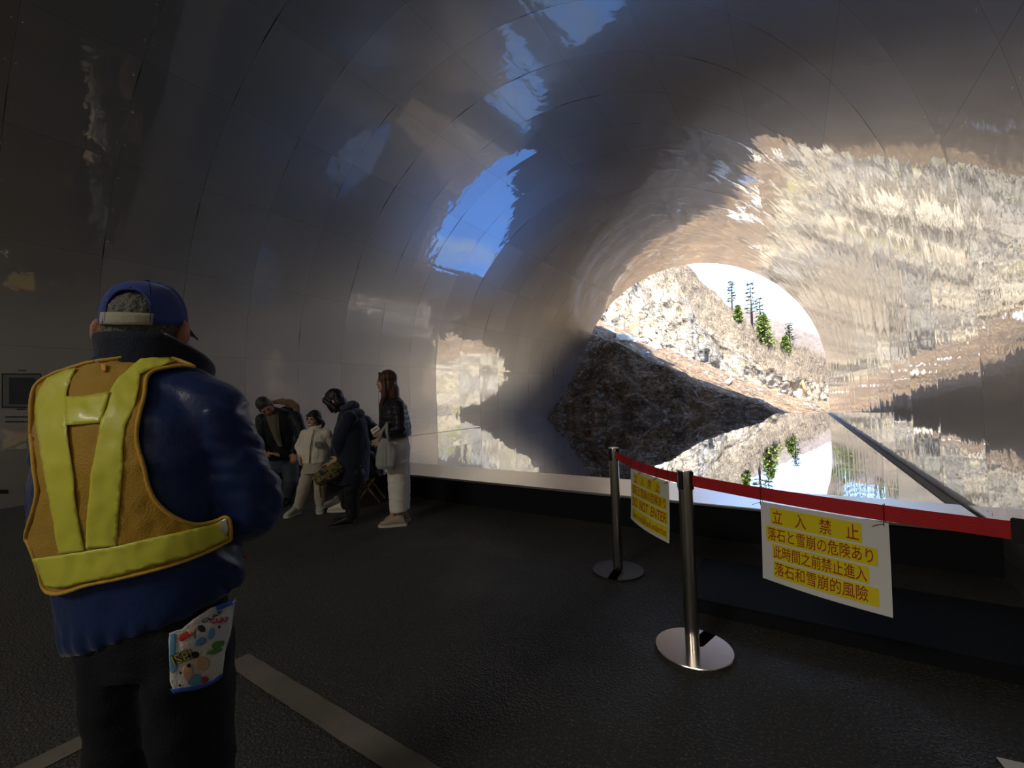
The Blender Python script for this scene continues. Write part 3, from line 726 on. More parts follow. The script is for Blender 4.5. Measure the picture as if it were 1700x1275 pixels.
def notice(f, t0, t1, hgt, lines, label, ties, bow):
    A, B = f(t0) - Vector((0, 0, BELT_W / 2 + .004)), f(t1) - Vector((0, 0, BELT_W / 2 + .004))
    d = (B - A); W = d.length; s = d.normalized().cross(Vector((0, 0, 1))).normalized()
    if s.dot(CAMP - A) < 0: s = -s
    def surf(u, v):
        p = A.lerp(B, u) - Vector((0, 0, hgt * v)) + s * (0.012 + bow * (math.sin(u * math.pi) * v) + 0.012 * v * v)
        return p
    def nrm(u, v): return s
    root = empty('warning_notice', A.lerp(B, .5)); tag(root, label, 'sign', 'warning notices on the belt')
    n1, n2 = 20, 14; vs, fs = [], []
    for lay in (0, 1):
        for i in range(n1 + 1):
            for j in range(n2 + 1): vs.append(surf(i / n1, j / n2) - s * (0.0012 * lay))
    K = (n1 + 1) * (n2 + 1)
    for i in range(n1):
        for j in range(n2):
            a = i * (n2 + 1) + j; fs.append((a, a + 1, a + n2 + 2, a + n2 + 1)); fs.append((a + K, a + n2 + 1 + K, a + n2 + 2 + K, a + 1 + K))
    rim = [i * (n2 + 1) for i in range(n1 + 1)] + [n1 * (n2 + 1) + j for j in range(1, n2 + 1)] + [i * (n2 + 1) + n2 for i in range(n1 - 1, -1, -1)] + [j for j in range(n2 - 1, 0, -1)]
    for k in range(len(rim)): a, b = rim[k], rim[(k + 1) % len(rim)]; fs.append((a, b, b + K, a + K))
    mesh_obj('sheet', vs, fs, MAT_PAPER, root, True).data.set_sharp_from_angle(angle=.6)
    for (txt, bu0, bu1, bv0, bv1, tu0, tu1, tv0, tv1) in lines:
        vs, fs = [], []; n = 16
        for i in range(n + 1):
            u = bu0 + (bu1 - bu0) * i / n
            for j in range(4): vs.append(surf(u, bv0 + (bv1 - bv0) * j / 3) + s * .0006)
        for i in range(n):
            for j in range(3): a = i * 4 + j; fs.append((a, a + 1, a + 5, a + 4))
        bo = mesh_obj('yellow_band', vs, fs, MAT_YEL, root, True)
        lettering(txt, tu0, tu1, tv0, tv1, surf, nrm, .0014, MAT_RED, bo, 0.004)
    for t in ties:
        p = A.lerp(B, t) + s * .004; bm = bmesh.new(); z = BELT_W + .008
        add_tube(bm, [p + Vector((0, 0, -.012)) + s * .01, p + s * .006 + Vector((0, 0, .02)), p + s * .006 + Vector((0, 0, z)), p - s * .01 + Vector((0, 0, z)), p - s * .01 + Vector((0, 0, 0)), p + s * .008 + Vector((0, 0, -.014))], .0013, 6)
        add_tube(bm, [p + s * .01 + Vector((0, 0, -.004)), p + s * .012 + d.normalized() * -.02 + Vector((0, 0, -.012)), p + s * .012 + d.normalized() * -.034 + Vector((0, 0, -.02))], .0011, 6)
        bm_obj('tie', bm, MAT_TIE, root)
def t_of(f, px):
    b = min(range(401), key=lambda k: abs(850 + FPX * (f(k / 400) - CAMP).dot(CR) / (f(k / 400) - CAMP).dot(FW) - px)); return b / 400
notice(F23, t_of(F23, 1264), t_of(F23, 1476), 0.325, [
    ('立　入　禁　止', .09, .82, .055, .275, .11, .80, .075, .255),
    ('落石と雪崩の危険あり', .045, .92, .30, .495, .06, .89, .31, .475),
    ('此時間之前禁止進入', .10, .86, .52, .705, .11, .845, .53, .69),
    ('落石和雪崩的風險', .11, .92, .73, .93, .12, .85, .74, .905)],
    'white notice with yellow bands of red Japanese and Chinese writing, nearest right', (0.0, .97), 0.016)
notice(F12, t_of(F12, 1049), t_of(F12, 1113), 0.33, [
    ('立　入　禁　止', .09, .82, .055, .265, .12, .80, .075, .245),
    ('落石と雪崩の危険あり', .045, .95, .29, .485, .06, .93, .30, .47),
    ('DO  NOT  ENTER', .05, .97, .51, .72, .07, .95, .535, .70),
    ('Due to rockfall and avalanches', .07, .97, .75, .94, .09, .95, .79, .91)],
    'white notice reading DO NOT ENTER, hanging between the two left posts', (0.0, .30, .72, .97), 0.02)
# sheet in the corner
pc = onz(1673, 1259)
bm = bmesh.new(); add_box(bm, Vector((pc.x + .13, pc.y - .10, .004)), (.297, .21, .002), Matrix.Rotation(0.15, 3, 'Z'))
tag(bm_obj('paper_sheet', bm, MAT_PAPER, origin=Vector((pc.x + .13, pc.y - .10, .002))), 'corner of a white sheet lying on the floor at bottom right', 'paper')

# ------------------------------------------------------------------ painted line on the floor
def mat_paint():
    m, N, L, b = new_mat('worn_road_paint')
    tc = N.new('ShaderNodeTexCoord'); O = tc.outputs['Object']; n = noise_n(N, L, O, 22, 8, 0.7); n2 = noise_n(N, L, O, 3, 5, .6)
    c = ramp(N, L, n2, [(.3, (.11, .095, .07)), (.7, (.20, .175, .135))]); k = ramp(N, L, n, [(.30, (1, 1, 1)), (.40, (0, 0, 0))])
    L.new(mixc(N, L, k, c, (.03, .028, .023)), b.inputs['Base Color']); b.inputs['Roughness'].default_value = .8
    bp = N.new('ShaderNodeBump'); bp.inputs['Strength'].default_value = .5; bp.inputs['Distance'].default_value = .004; L.new(n, bp.inputs['Height']); L.new(bp.outputs[0], b.inputs['Normal'])
    return m
bm = bmesh.new(); rl = random.Random(2)
def strip(a, b, w, n=60):
    a, b = Vector(a), Vector(b); s = (b - a).normalized().cross(Vector((0, 0, 1))); prev = None
    for k in range(n + 1):
        p = a.lerp(b, k / n); e = [bm.verts.new(p + s * (w / 2 + .004 * MN.noise(p * 14)) + Vector((0, 0, .0035))), bm.verts.new(p - s * (w / 2 + .004 * MN.noise(p * 15 + Vector((4, 0, 0)))) + Vector((0, 0, .0035)))]
        if prev: bm.faces.new((prev[0], prev[1], e[1], e[0]))
        prev = e
strip((-2.46, 1.11, 0), (0.6, 1.09, 0), .11); strip((-2.41, 1.06, 0), (-2.40, -1.4, 0), .10)
bmesh.ops.recalc_face_normals(bm, faces=bm.faces[:])
for f in bm.faces[:]:
    if f.normal.z < 0: f.normal_flip()
tag(bm_obj('painted_line', bm, mat_paint()), 'worn off-white painted line making a corner on the asphalt', 'road marking')

# ------------------------------------------------------------------ panel printed on the left wall
def wall_pt(px, py, off=0.03):
    d = ray(px, py); ox, oz = -XC, CAM_H - ZC; r = RR - off
    a = d.x ** 2 + d.z ** 2; b = ox * d.x + oz * d.z; t = (-b + math.sqrt(b * b - a * (ox * ox + oz * oz - r * r))) / a
    q = CAMP + d * t
    if q.z < ZC: q = CAMP + d * ((XC - r) / d.x)
    return q
def wall_quad(bm, x0, y0, x1, y1, off, thick=.012):
    c = [wall_pt(x0, y0, off), wall_pt(x1, y0, off), wall_pt(x1, y1, off), wall_pt(x0, y1, off)]
    i = Vector((XC - c[0].x, 0, ZC - c[0].z)).normalized() * thick
    f = [bm.verts.new(p) for p in c]; b = [bm.verts.new(p - i) for p in c]
    bm.faces.new(f); bm.faces.new(b[::-1])
    for k in range(4): bm.faces.new((f[k], b[k], b[(k + 1) % 4], f[(k + 1) % 4]))
MAT_PGREY = simple('grey_panel', (0.17, 0.18, 0.18), .5); MAT_PDARK = simple('dark_panel_picture', (0.05, 0.06, 0.06), .4)
pp = wall_pt(35, 660, .03); root = empty('information_panel', pp); tag(root, 'framed grey information panel with dark picture on the left wall', 'sign')
bm = bmesh.new(); wall_quad(bm, 3, 620, 68, 677, .03); bm_obj('frame', bm, MAT_INK, root)
bm = bmesh.new(); wall_quad(bm, 5, 622, 66.5, 675, .036); bm_obj('panel', bm, MAT_PGREY, root)
bm = bmesh.new(); wall_quad(bm, 15, 627, 58, 671, .042); bm_obj('picture', bm, MAT_PDARK, root)
rt = random.Random(4)
for (x0, x1, y) in ((30, 43, 615), (28, 44, 679.5), (9, 60, 692), (9, 58, 700)):
    x = x0; bm = bmesh.new()
    while x < x1: w = rt.uniform(1.2, 3.2); wall_quad(bm, x, y - 1, min(x + w, x1), y + 1, .012, .004); x += w + .7
    bm_obj('caption_text', bm, MAT_INK, root)
bm = bmesh.new(); wall_quad(bm, -12, 813, 14, 819, .03, .02); tag(bm_obj('wall_plate', bm, MAT_BLACK), 'small black plate low on the left wall', 'plate')
# ------------------------------------------------------------------ figures
def ico(bm, c, r, sub=2):
    q = bmesh.ops.create_icosphere(bm, subdivisions=sub, radius=1.0)['verts']
    rr = r if isinstance(r, (tuple, list, Vector)) else (r, r, r)
    for v in q: v.co = Vector(c) + Vector((v.co.x * rr[0], v.co.y * rr[1], v.co.z * rr[2]))
def ell(bm, c, ax, ay, az):
    q = bmesh.ops.create_icosphere(bm, subdivisions=3, radius=1.0)['verts']
    c = Vector(c)
    for v in q: v.co = c + ax * v.co.x + ay * v.co.y + az * v.co.z
def rc(bm, *pr, n=12):
    """rounded chain p0, r0, p1, r1, ..."""
    pts = [Vector(p) for p in pr[0::2]]; rs_ = list(pr[1::2])
    for p, r in zip(pts, rs_): ico(bm, p, r)
    for i in range(len(pts) - 1):
        if (pts[i + 1] - pts[i]).length > 1e-5: add_tube(bm, [pts[i], pts[i + 1]], [rs_[i], rs_[i + 1]], n)
def loft(bm, rings, n=24, pw=2.0):
    """rings of (centre, side vector, depth vector)"""
    rows = []
    for c, a, b in rings:
        row = []
        for k in range(n):
            t = 2 * math.pi * k / n; ct, st = math.cos(t), math.sin(t)
            row.append(bm.verts.new(Vector(c) + a * math.copysign(abs(ct) ** (2 / pw), ct) + b * math.copysign(abs(st) ** (2 / pw), st)))
        rows.append(row)
    for a, b in zip(rows, rows[1:]):
        for k in range(n): bm.faces.new((a[k], a[(k + 1) % n], b[(k + 1) % n], b[k]))
    bm.faces.new(rows[0][::-1]); bm.faces.new(rows[-1])
def skinned(name, bm, mat, parent, voxel=0.008, smooth=6, disp=None, cut=None):
    """one continuous surface over everything in bm"""
    bmesh.ops.recalc_face_normals(bm, faces=bm.faces[:])
    me = bpy.data.meshes.new('t'); bm.to_mesh(me); bm.free()
    ob = bpy.data.objects.new('t', me); COL.objects.link(ob)
    m = ob.modifiers.new('r', 'REMESH'); m.mode = 'VOXEL'; m.voxel_size = voxel; m.adaptivity = 0
    if smooth: s = ob.modifiers.new('s', 'SMOOTH'); s.factor = 0.5; s.iterations = smooth
    dg = bpy.context.evaluated_depsgraph_get(); out = bpy.data.meshes.new_from_object(ob.evaluated_get(dg))
    bpy.data.objects.remove(ob); bpy.data.meshes.remove(me)
    if disp is not None:
        nv = len(out.vertices); co = np.empty(nv * 3); out.vertices.foreach_get('co', co); no = np.empty(nv * 3); out.vertex_normals.foreach_get('vector', no)
        co = co.reshape(-1, 3); no = no.reshape(-1, 3)
        d = np.array([disp(Vector(p)) for p in co]); co = co + no * d[:, None]
        out.vertices.foreach_set('co', co.ravel())
    b2 = bmesh.new(); b2.from_mesh(out); bpy.data.meshes.remove(out)
    if cut is not None:
        kill = [f for f in b2.faces if cut(f.calc_center_median())]
        bmesh.ops.delete(b2, geom=kill, context='FACES')
    for f in b2.faces: f.smooth = True
    o = bm_obj(name, b2, mat, parent, True)
    return o
def hand(bm, w, d, pn, th, s=1.0, curl=0.5, spread=0.02):
    """w wrist, d direction of the palm, pn palm normal (the way the fingers close), th side of the thumb"""
    d = Vector(d).normalized(); pn = Vector(pn); pn = (pn - d * pn.dot(d)).normalized(); sd = d.cross(pn).normalized()
    if sd.dot(th) < 0: sd = -sd
    loft(bm, [(w, sd * .026 * s, pn * .018 * s), (w + d * .03 * s, sd * .034 * s, pn * .016 * s), (w + d * .065 * s, sd * .042 * s, pn * .015 * s), (w + d * .095 * s, sd * .041 * s, pn * .012 * s)], 14, 2.6)
    for k, (ln, r) in enumerate(((.072, .0085), (.080, .0088), (.075, .0085), (.058, .0075))):
        off = (.033 - .022 * k) * s; base = w + d * (.088 + (.006 if k in (1, 2) else 0)) * s + sd * off
        a = curl * (1 + .12 * k); p = base; dirs = []
        cur = d + sd * (off * 2.2)
        for seg, fr in enumerate((.45, .32, .25)):
            ang = a * (0.55, 1.35, 2.05)[seg]
            v = (cur.normalized() * math.cos(ang) + pn * math.sin(ang)).normalized(); dirs.append((p + v * ln * fr * s)); p = dirs[-1]
        rc(bm, base, r * s, dirs[0], r * .97 * s, dirs[1], r * .9 * s, dirs[2], r * .78 * s, n=8)
    t0 = w + d * .025 * s + sd * .026 * s; t1 = t0 + (d * .55 + sd * .75 + pn * .25).normalized() * .042 * s; t2 = t1 + (d * .8 + sd * .2 + pn * .5).normalized() * .034 * s
    rc(bm, t0, .014 * s, t1, .0105 * s, t2, .0085 * s, n=8)
def head(bm, c, f, u, nb, s=1.0, neck=.052):
    f = Vector(f).normalized(); u = Vector(u); u = (u - f * u.dot(f)).normalized(); r = f.cross(u)
    P = lambda x, y, z: c + (r * x + f * y + u * z) * s
    E = lambda x, y, z, a, b, e: ell(bm, P(x, y, z), r * a * s, f * b * s, u * e * s)
    E(0, -.012, .035, .076, .096, .084); E(0, .028, -.035, .060, .066, .082); E(0, .062, -.098, .026, .024, .020)
    E(0, .072, .030, .050, .018, .014)
    for q in (-1, 1):
        E(q * .034, .066, -.028, .024, .024, .022); E(q * .078, -.012, -.012, .009, .020, .032); E(q * .082, -.02, .004, .006, .014, .018)
        E(q * .050, .02, -.085, .018, .04, .02); E(q * .028, .078, -.004, .016, .012, .009)
    rc(bm, P(0, .088, .012), .009 * s, P(0, .104, -.024), .0125 * s); E(0, .094, -.030, .019, .012, .008)
    E(0, .084, -.054, .024, .012, .006); E(0, .083, -.066, .021, .012, .007)
    rc(bm, P(0, -.02, -.05), neck * s, nb, neck * 1.08 * s)
    return P, r, f, u
def face_bits(P, r, f, u, s, parent, eye_mat, lip_mat, brow_mat, smile=False):
    for q in (-1, 1):
        bm = bmesh.new(); ell(bm, P(q * .031, .084, .008), r * .013 * s, f * .008 * s, u * .0065 * s); bm_obj('eye', bm, eye_mat, parent, True)
        bm = bmesh.new(); rc(bm, P(q * .016, .091, .030), .003 * s, P(q * .034, .087, .035), .0038 * s, P(q * .050, .073, .029), .002 * s, n=6); bm_obj('eyebrow', bm, brow_mat, parent, True)
    bm = bmesh.new()
    if smile: ell(bm, P(0, .090, -.058), r * .024 * s, f * .008 * s, u * .010 * s)
    else: ell(bm, P(0, .093, -.060), r * .021 * s, f * .006 * s, u * .0055 * s)
    bm_obj('mouth', bm, lip_mat, parent, True)
def shoe(name, heel, d, L, mat, sole_mat, parent, s=1.0):
    d = Vector(d); d.z = 0; d.normalize(); sd = d.cross(Vector((0, 0, 1))); z = Vector((0, 0, 1)); heel = Vector((heel.x, heel.y, 0.0))
    bm = bmesh.new()
    loft(bm, [(heel + z * .022 - d * .005, sd * .028 * s, z * .002), (heel + d * .0 + z * .06, sd * .034 * s, z * .04 * s)][:1] + [
        (heel + d * .02 * L / .25 + z * .060, sd * .034 * s, z * .042 * s), (heel + d * .07 * L / .25 + z * .068, sd * .036 * s, z * .050 * s), (heel + d * .13 * L / .25 + z * .056, sd * .041 * s, z * .038 * s),
        (heel + d * .19 * L / .25 + z * .043, sd * .046 * s, z * .026 * s), (heel + d * .235 * L / .25 + z * .035, sd * .038 * s, z * .016 * s), (heel + d * .25 * L / .25 + z * .03, sd * .02 * s, z * .006 * s)], 16)
    rc(bm, heel + d * .05 + z * .085, .036 * s, heel + d * .05 + z * .11, .034 * s)
    o = skinned(name, bm, mat, parent, .006, 5)
    bm = bmesh.new(); rows = []
    prof = [(-.012, .026), (.0, .035), (.06, .037), (.12, .043), (.19, .049), (.235, .040), (.258, .018)]
    for zz in (.001, .026):
        pts = [heel + d * a * L / .25 + sd * b * s + z * zz for a, b in prof] + [heel + d * a * L / .25 - sd * b * s + z * zz for a, b in reversed(prof)]
        rows.append([bm.verts.new(p) for p in pts])
    n = len(rows[0])
    for k in range(n): bm.faces.new((rows[0][k], rows[0][(k + 1) % n], rows[1][(k + 1) % n], rows[1][k]))
    bm.faces.new(rows[0][::-1]); bm.faces.new(rows[1]); bmesh.ops.recalc_face_normals(bm, faces=bm.faces[:])
    bm_obj('sole', bm, sole_mat, o)
    bm = bmesh.new()
    for k in range(4):
        a = .085 + .022 * k; p = heel + d * a * L / .25 + z * (.112 - .016 * k); rc(bm, p - sd * .02 * s, .0032, p + z * .006, .0035, p + sd * .02 * s, .0032, n=6)
    bm_obj('laces', bm, sole_mat, o, True)
    return o
def folds(amp, sc=(9, 9, 5), seed=0.0, a2=0.3):
    return lambda p: amp * (MN.noise(Vector((p.x * sc[0] + seed, p.y * sc[1], p.z * sc[2]))) + a2 * MN.noise(Vector((p.x * sc[0] * 2.7, p.y * sc[1] * 2.7 + seed, p.z * sc[2] * 3.1))))
def cloth(name, col, rough=.8, sheen=.3, bump=.25, bscale=160, var=.2):
    return simple(name, col, rough, 0, bump, bscale, var, 7, .3, sheen)
SKIN = simple('skin', (0.52, 0.30, 0.20), .55, 0, .1, 120, .12, 14)
SKIN_OLD = simple('ruddy_skin', (0.50, 0.23, 0.14), .55, 0, .2, 120, .2, 14)
HAIR_BLACK = simple('black_hair', (0.014, 0.010, 0.009), .4, 0, .5, 90, .3, 40)
HAIR_BROWN = simple('reddish_brown_hair', (0.085, 0.028, 0.015), .4, 0, .5, 90, .3, 40)
HAIR_GREY = simple('grey_hair', (0.13, 0.125, 0.105), .6, 0, .8, 120, .6, 60)
EYE = simple('dark_eye', (0.02, 0.014, 0.012), .2); LIP = simple('lips', (0.36, 0.10, 0.09), .45); TEETH = simple('smiling_teeth', (0.75, 0.70, 0.66), .3)
SOLE_W = simple('off_white_rubber', (0.55, 0.50, 0.42), .6); SOLE_K = simple('black_rubber', (0.02, 0.02, 0.02), .6)
D0 = Vector((-math.sin(YAW), math.cos(YAW), 0)); UP = Vector((0, 0, 1))
def V(z0): return lambda px, py, dz=0.0: at(px, py, z0 + dz)
def arm_skin(bm, sh, el, wr, r=.042):
    rc(bm, sh, r, el, r * .85, wr, r * .62)
def yoke(bm, nb, a, b): rc(bm, nb - UP * .05, .055, a, .045); rc(bm, nb - UP * .05, .055, b, .045)
def leg_skin(bm, hip, kn, an, r=.07): rc(bm, hip, r, kn, r * .72, an, r * .48)

# ---- woman standing with a grey bag
Z = onz(657, 870).__sub__(CAMP).dot(FW); W = V(Z); L_ = -R0
root = empty('person', onz(657, 870)); tag(root, 'woman with long brown hair, dark jacket and white trousers, standing side-on', 'person')
nb = W(655, 664); sR, sL = W(660, 676, -.15), W(652, 676, .15); pel = W(662, 742)
bm = bmesh.new(); P, r_, f_, u_ = head(bm, W(641, 634), L_ + D0 * .15, UP + L_ * -.02, nb, .96, .05)
rc(bm, nb, .06, W(660, 700), .10, pel, .11)
eR, wR = W(663, 712, -.21), W(637, 722, -.22); eL, wL = W(652, 712, .2), W(637, 728, .03)
arm_skin(bm, sR, eR, wR); arm_skin(bm, sL, eL, wL)
hand(bm, wR, L_ + UP * .15, D0 * .8 + UP * .3, UP, .95, .6); hand(bm, wL, L_ - UP * .5, -D0, UP, .95, .6)
aR, aL = W(652, 858, -.06), W(662, 853, .10)
leg_skin(bm, W(661, 752, -.08), W(659, 805, -.08), aR); leg_skin(bm, W(663, 752, .08), W(665, 803, .09), aL)
yoke(bm, nb, sR, sL); skinned('body', bm, SKIN, root, .0055, 4); face_bits(P, r_, f_, u_, .96, root, EYE, LIP, HAIR_BROWN)
bm = bmesh.new()
E = lambda x, y, z, a, b, e: ell(bm, P(x, y, z), r_ * a, f_ * b, u_ * e)
E(0, -.022, .042, .086, .098, .090); E(0, -.055, -.05, .082, .062, .12)
for q in (-1, 1):
    rc(bm, P(q * .070, -.01, .06), .028, P(q * .080, -.02, -.05), .030, P(q * .078, -.015, -.16), .034, P(q * .07, .03, -.27), .026, P(q * .06, .05, -.36), .012)
    rc(bm, P(q * .03, .062, .098), .010, P(q * .066, .040, .06), .011, P(q * .082, .012, -.02), .010)
rc(bm, P(0, -.07, -.08), .07, P(0, -.085, -.22), .06, P(0, -.08, -.30), .03)
skinned('hair', bm, HAIR_BROWN, root, .0065, 4, folds(.006, (60, 60, 6)))
JK = cloth('dark_quilted_nylon', (0.012, 0.011, 0.020), .45, .2, .1, 60)
bm = bmesh.new(); fw_, sd_ = L_, D0
loft(bm, [(W(658, 724), fw_ * .150, sd_ * .20), (W(656, 705), fw_ * .155, sd_ * .21), (W(654, 688), fw_ * .140, sd_ * .21), (W(655, 674), fw_ * .115, sd_ * .19), (W(654, 666), fw_ * .085, sd_ * .10), (W(653, 660), fw_ * .068, sd_ * .075)])
rc(bm, sR, .075, eR, .068, W(643, 720, -.218), .048); rc(bm, sL, .075, eL, .066, W(642, 725, .05), .048)
def quilt(p):
    return .0065 * abs(math.sin((p.z) * math.pi / .055)) ** .6 + .004 * MN.noise(p * 20)
jk = skinned('jacket', bm, JK, root, .009, 6, quilt)
TR = cloth('white_cotton_trousers', (0.80, 0.75, 0.68), .85, .2, .2, 120, .08)
bm = bmesh.new(); loft(bm, [(W(661, 770), fw_ * .115, sd_ * .175), (W(662, 745), fw_ * .118, sd_ * .175), (W(660, 728), fw_ * .105, sd_ * .15)])
loft(bm, [(W(661, 849, -.07), fw_ * .088, sd_ * .085), (W(660, 805, -.08), fw_ * .098, sd_ * .092), (W(660, 765, -.08), fw_ * .115, sd_ * .10)])
loft(bm, [(W(667, 846, .10), fw_ * .085, sd_ * .085), (W(666, 805, .09), fw_ * .095, sd_ * .092), (W(663, 765, .08), fw_ * .112, sd_ * .10)])
skinned('trousers', bm, TR, root, .009, 6, folds(.009, (8, 8, 14)))
SH = cloth('beige_suede', (0.40, 0.32, 0.24), .8, .1)
shoe('shoe', W(674, 872, -.06), L_ - D0 * .12, .27, SH, SOLE_W, root); shoe('shoe', W(679, 860, .10), L_ + D0 * .1, .26, SH, SOLE_W, root)
# grey bag on her forearm
BAG = cloth('grey_nylon_bag', (0.33, 0.33, 0.31), .6, .1, .1, 30)
bc = W(641, 760, -.27); root = empty('shopping_bag', bc); tag(root, 'grey cloth shopping bag hanging from the arm of the standing woman', 'bag')
bm = bmesh.new()
loft(bm, [(W(641, 778, -.27), R0 * .085, D0 * .04), (W(642, 772, -.27), R0 * .112, D0 * .055), (W(642, 755, -.27), R0 * .108, D0 * .05), (W(640, 740, -.27), R0 * .08, D0 * .04), (W(638, 728, -.27), R0 * .052, D0 * .022)])
skinned('bag_body', bm, BAG, root, .008, 6, lambda p: .010 * MN.noise(Vector(((p.dot(R0)) * 34, p.z * 4, 1))))
for a, b in ((-1, 630), (1, 646)):
    bm = bmesh.new(); add_tube(bm, [W(b, 733, -.27), W((b + 638) / 2, 716, -.28), W(643, 703, -.28), W(645, 706, -.15), W(642, 722, -.17)], [.018, .016, .014, .014, .014], 8); bm_obj('handle', bm, BAG, root, True)
tk = W(623, 713, -.25); bm = bmesh.new(); add_box(bm, tk, (.085, .004, .05), Matrix.Rotation(YAW, 3, 'Z') @ Matrix.Rotation(-.6, 3, 'Y'), .001)
root = empty('ticket', tk); tag(root, 'small pale printed ticket in the hand of the standing woman', 'ticket'); bm_obj('card', bm, MAT_PAPER, root)
bm = bmesh.new(); add_box(bm, tk - D0 * .0026, (.06, .001, .012), Matrix.Rotation(YAW, 3, 'Z') @ Matrix.Rotation(-.6, 3, 'Y')); bm_obj('printed_strip', bm, MAT_GREEN, root)

# ---- woman in a long navy coat, leaning over
Z = onz(578, 869).__sub__(CAMP).dot(FW); W = V(Z)
root = empty('person', onz(578, 869)); tag(root, 'person with black bobbed hair and long navy hooded coat, leaning forward', 'person')
nb = W(577, 676); fa = (L_ * .8 - UP * .55 + D0 * .1)
bm = bmesh.new(); P, r_, f_, u_ = head(bm, W(556, 666), fa, UP * .8 + L_ * .5, nb, .98, .05)
sR, sL = W(580, 694, -.16), W(574, 692, .16); eR, wR = W(562, 733, -.20), W(563, 760, -.14); eL, wL = W(560, 735, .2), W(552, 770, .12)
rc(bm, nb, .06, W(585, 710), .10, W(592, 760), .11); arm_skin(bm, sR, eR, wR); arm_skin(bm, sL, eL, wL)
hand(bm, wR, L_ * .7 - UP * .6, D0, L_ + UP, .95, .7); hand(bm, wL, L_ * .6 - UP * .7, -D0, L_ + UP, .95, .7)
leg_skin(bm, W(592, 770, -.09), W(584, 815, -.1), W(584, 862, -.08)); leg_skin(bm, W(592, 770, .09), W(586, 815, .1), W(588, 855, .12))
yoke(bm, nb, sR, sL); skinned('body', bm, SKIN, root, .0055, 4); face_bits(P, r_, f_, u_, .98, root, EYE, LIP, HAIR_BLACK)
bm = bmesh.new(); ell(bm, P(0, -.02, .040), r_ * .092, f_ * .104, u_ * .095); ell(bm, P(0, -.05, -.04), r_ * .09, f_ * .06, u_ * .085)
for q in (-1, 1): rc(bm, P(q * .07, .055, .06), .03, P(q * .087, .02, -.03), .036, P(q * .085, .01, -.10), .03)
rc(bm, P(-.05, .075, .06), .018, P(.05, .075, .06), .018)
for q in (-1, 1): rc(bm, P(q * .08, .045, -.01), .024, P(q * .074, .06, -.09), .018)
skinned('hair', bm, HAIR_BLACK, root, .0065, 4, folds(.004, (60, 60, 8)))
NV = cloth('navy_wool_coat', (0.014, 0.018, 0.036), .85, .4)
bm = bmesh.new(); ln = L_ * .95 - UP * .3
loft(bm, [(W(583, 800), L_ * .175, D0 * .21), (W(585, 770), L_ * .175, D0 * .21), (W(587, 740), L_ * .165, D0 * .205), (W(585, 710), ln * .155, D0 * .21), (W(580, 692), ln * .125, D0 * .19), (W(576, 681), ln * .09, D0 * .11)])
rc(bm, sR, .08, eR, .072, W(563, 752, -.15), .055); rc(bm, sL, .08, eL, .07, W(556, 760, .13), .055)
skinned('coat', bm, NV, root, .009, 6, folds(.010, (9, 9, 7)))
bm = bmesh.new(); rc(bm, W(570, 678, -.08), .035, W(584, 671, -.05), .042, W(590, 673, .03), .045, W(585, 676, .10), .04); ell(bm, W(592, 688), R0 * .085, D0 * .12, UP * .07)
skinned('hood', bm, cloth('blue_grey_hood', (0.045, 0.055, 0.095), .8, .4), root, .008, 5, folds(.006, (20, 20, 20)))
DT = cloth('black_trousers', (0.010, 0.010, 0.013), .6, .1)
bm = bmesh.new(); loft(bm, [(W(590, 790), L_ * .12, D0 * .17), (W(592, 765), L_ * .12, D0 * .17)])
rc(bm, W(591, 785, -.09), .095, W(584, 815, -.1), .075, W(584, 856, -.08), .062); rc(bm, W(592, 785, .09), .095, W(586, 815, .1), .075, W(588, 850, .12), .06)
skinned('trousers', bm, DT, root, .009, 5, folds(.007, (9, 9, 16)))
BT = cloth('black_boot_leather', (0.012, 0.011, 0.011), .45, 0)
shoe('boot', W(589, 873, -.08), L_ - D0 * .2, .25, BT, SOLE_K, root); shoe('boot', W(592, 860, .12), L_, .25, BT, SOLE_K, root)
# the patterned hat she holds
CAMO = None
def mat_camo():
    m, N, L, b = new_mat('dark_yellow_camouflage'); tc = N.new('ShaderNodeTexCoord'); n = noise_n(N, L, tc.outputs['Object'], 16, 3, .6, 1.0)
    r = N.new('ShaderNodeValToRGB'); r.color_ramp.interpolation = 'CONSTANT'; e = r.color_ramp.elements
    e[0].color = (.018, .016, .010, 1); e[1].position = .46; e[1].color = (.16, .13, .035, 1); q = e.new(.56); q.color = (.05, .045, .02, 1); q = e.new(.63); q.color = (.22, .19, .08, 1)
    L.new(n, r.inputs[0]); L.new(r.outputs[0], b.inputs['Base Color']); b.inputs['Roughness'].default_value = .85; return m
hc = W(546, 786, -.22); root = empty('bucket_hat', hc); tag(root, 'dark yellow patterned hat held in the hand of the leaning person in navy', 'hat')
a1 = (R0 * .86 + UP * .5).normalized(); a2 = (UP * .86 - R0 * .5).normalized()
bm = bmesh.new(); loft(bm, [(hc - a2 * .085, a1 * .07, D0 * .05), (hc - a2 * .07, a1 * .13, D0 * .085), (hc - a2 * .02, a1 * .165, D0 * .10), (hc + a2 * .04, a1 * .155, D0 * .10), (hc + a2 * .07, a1 * .11, D0 * .08)], 24)
skinned('crown', bm, mat_camo(), root, .007, 5, folds(.007, (16, 16, 16)))
bm = bmesh.new(); add_tube(bm, [W(530, 792, -.24), W(531, 808, -.24), W(533, 826, -.23)], [.012, .011, .006], 8); bm_obj('strap', bm, simple('olive_strap', (.11, .085, .025), .8), root, True)

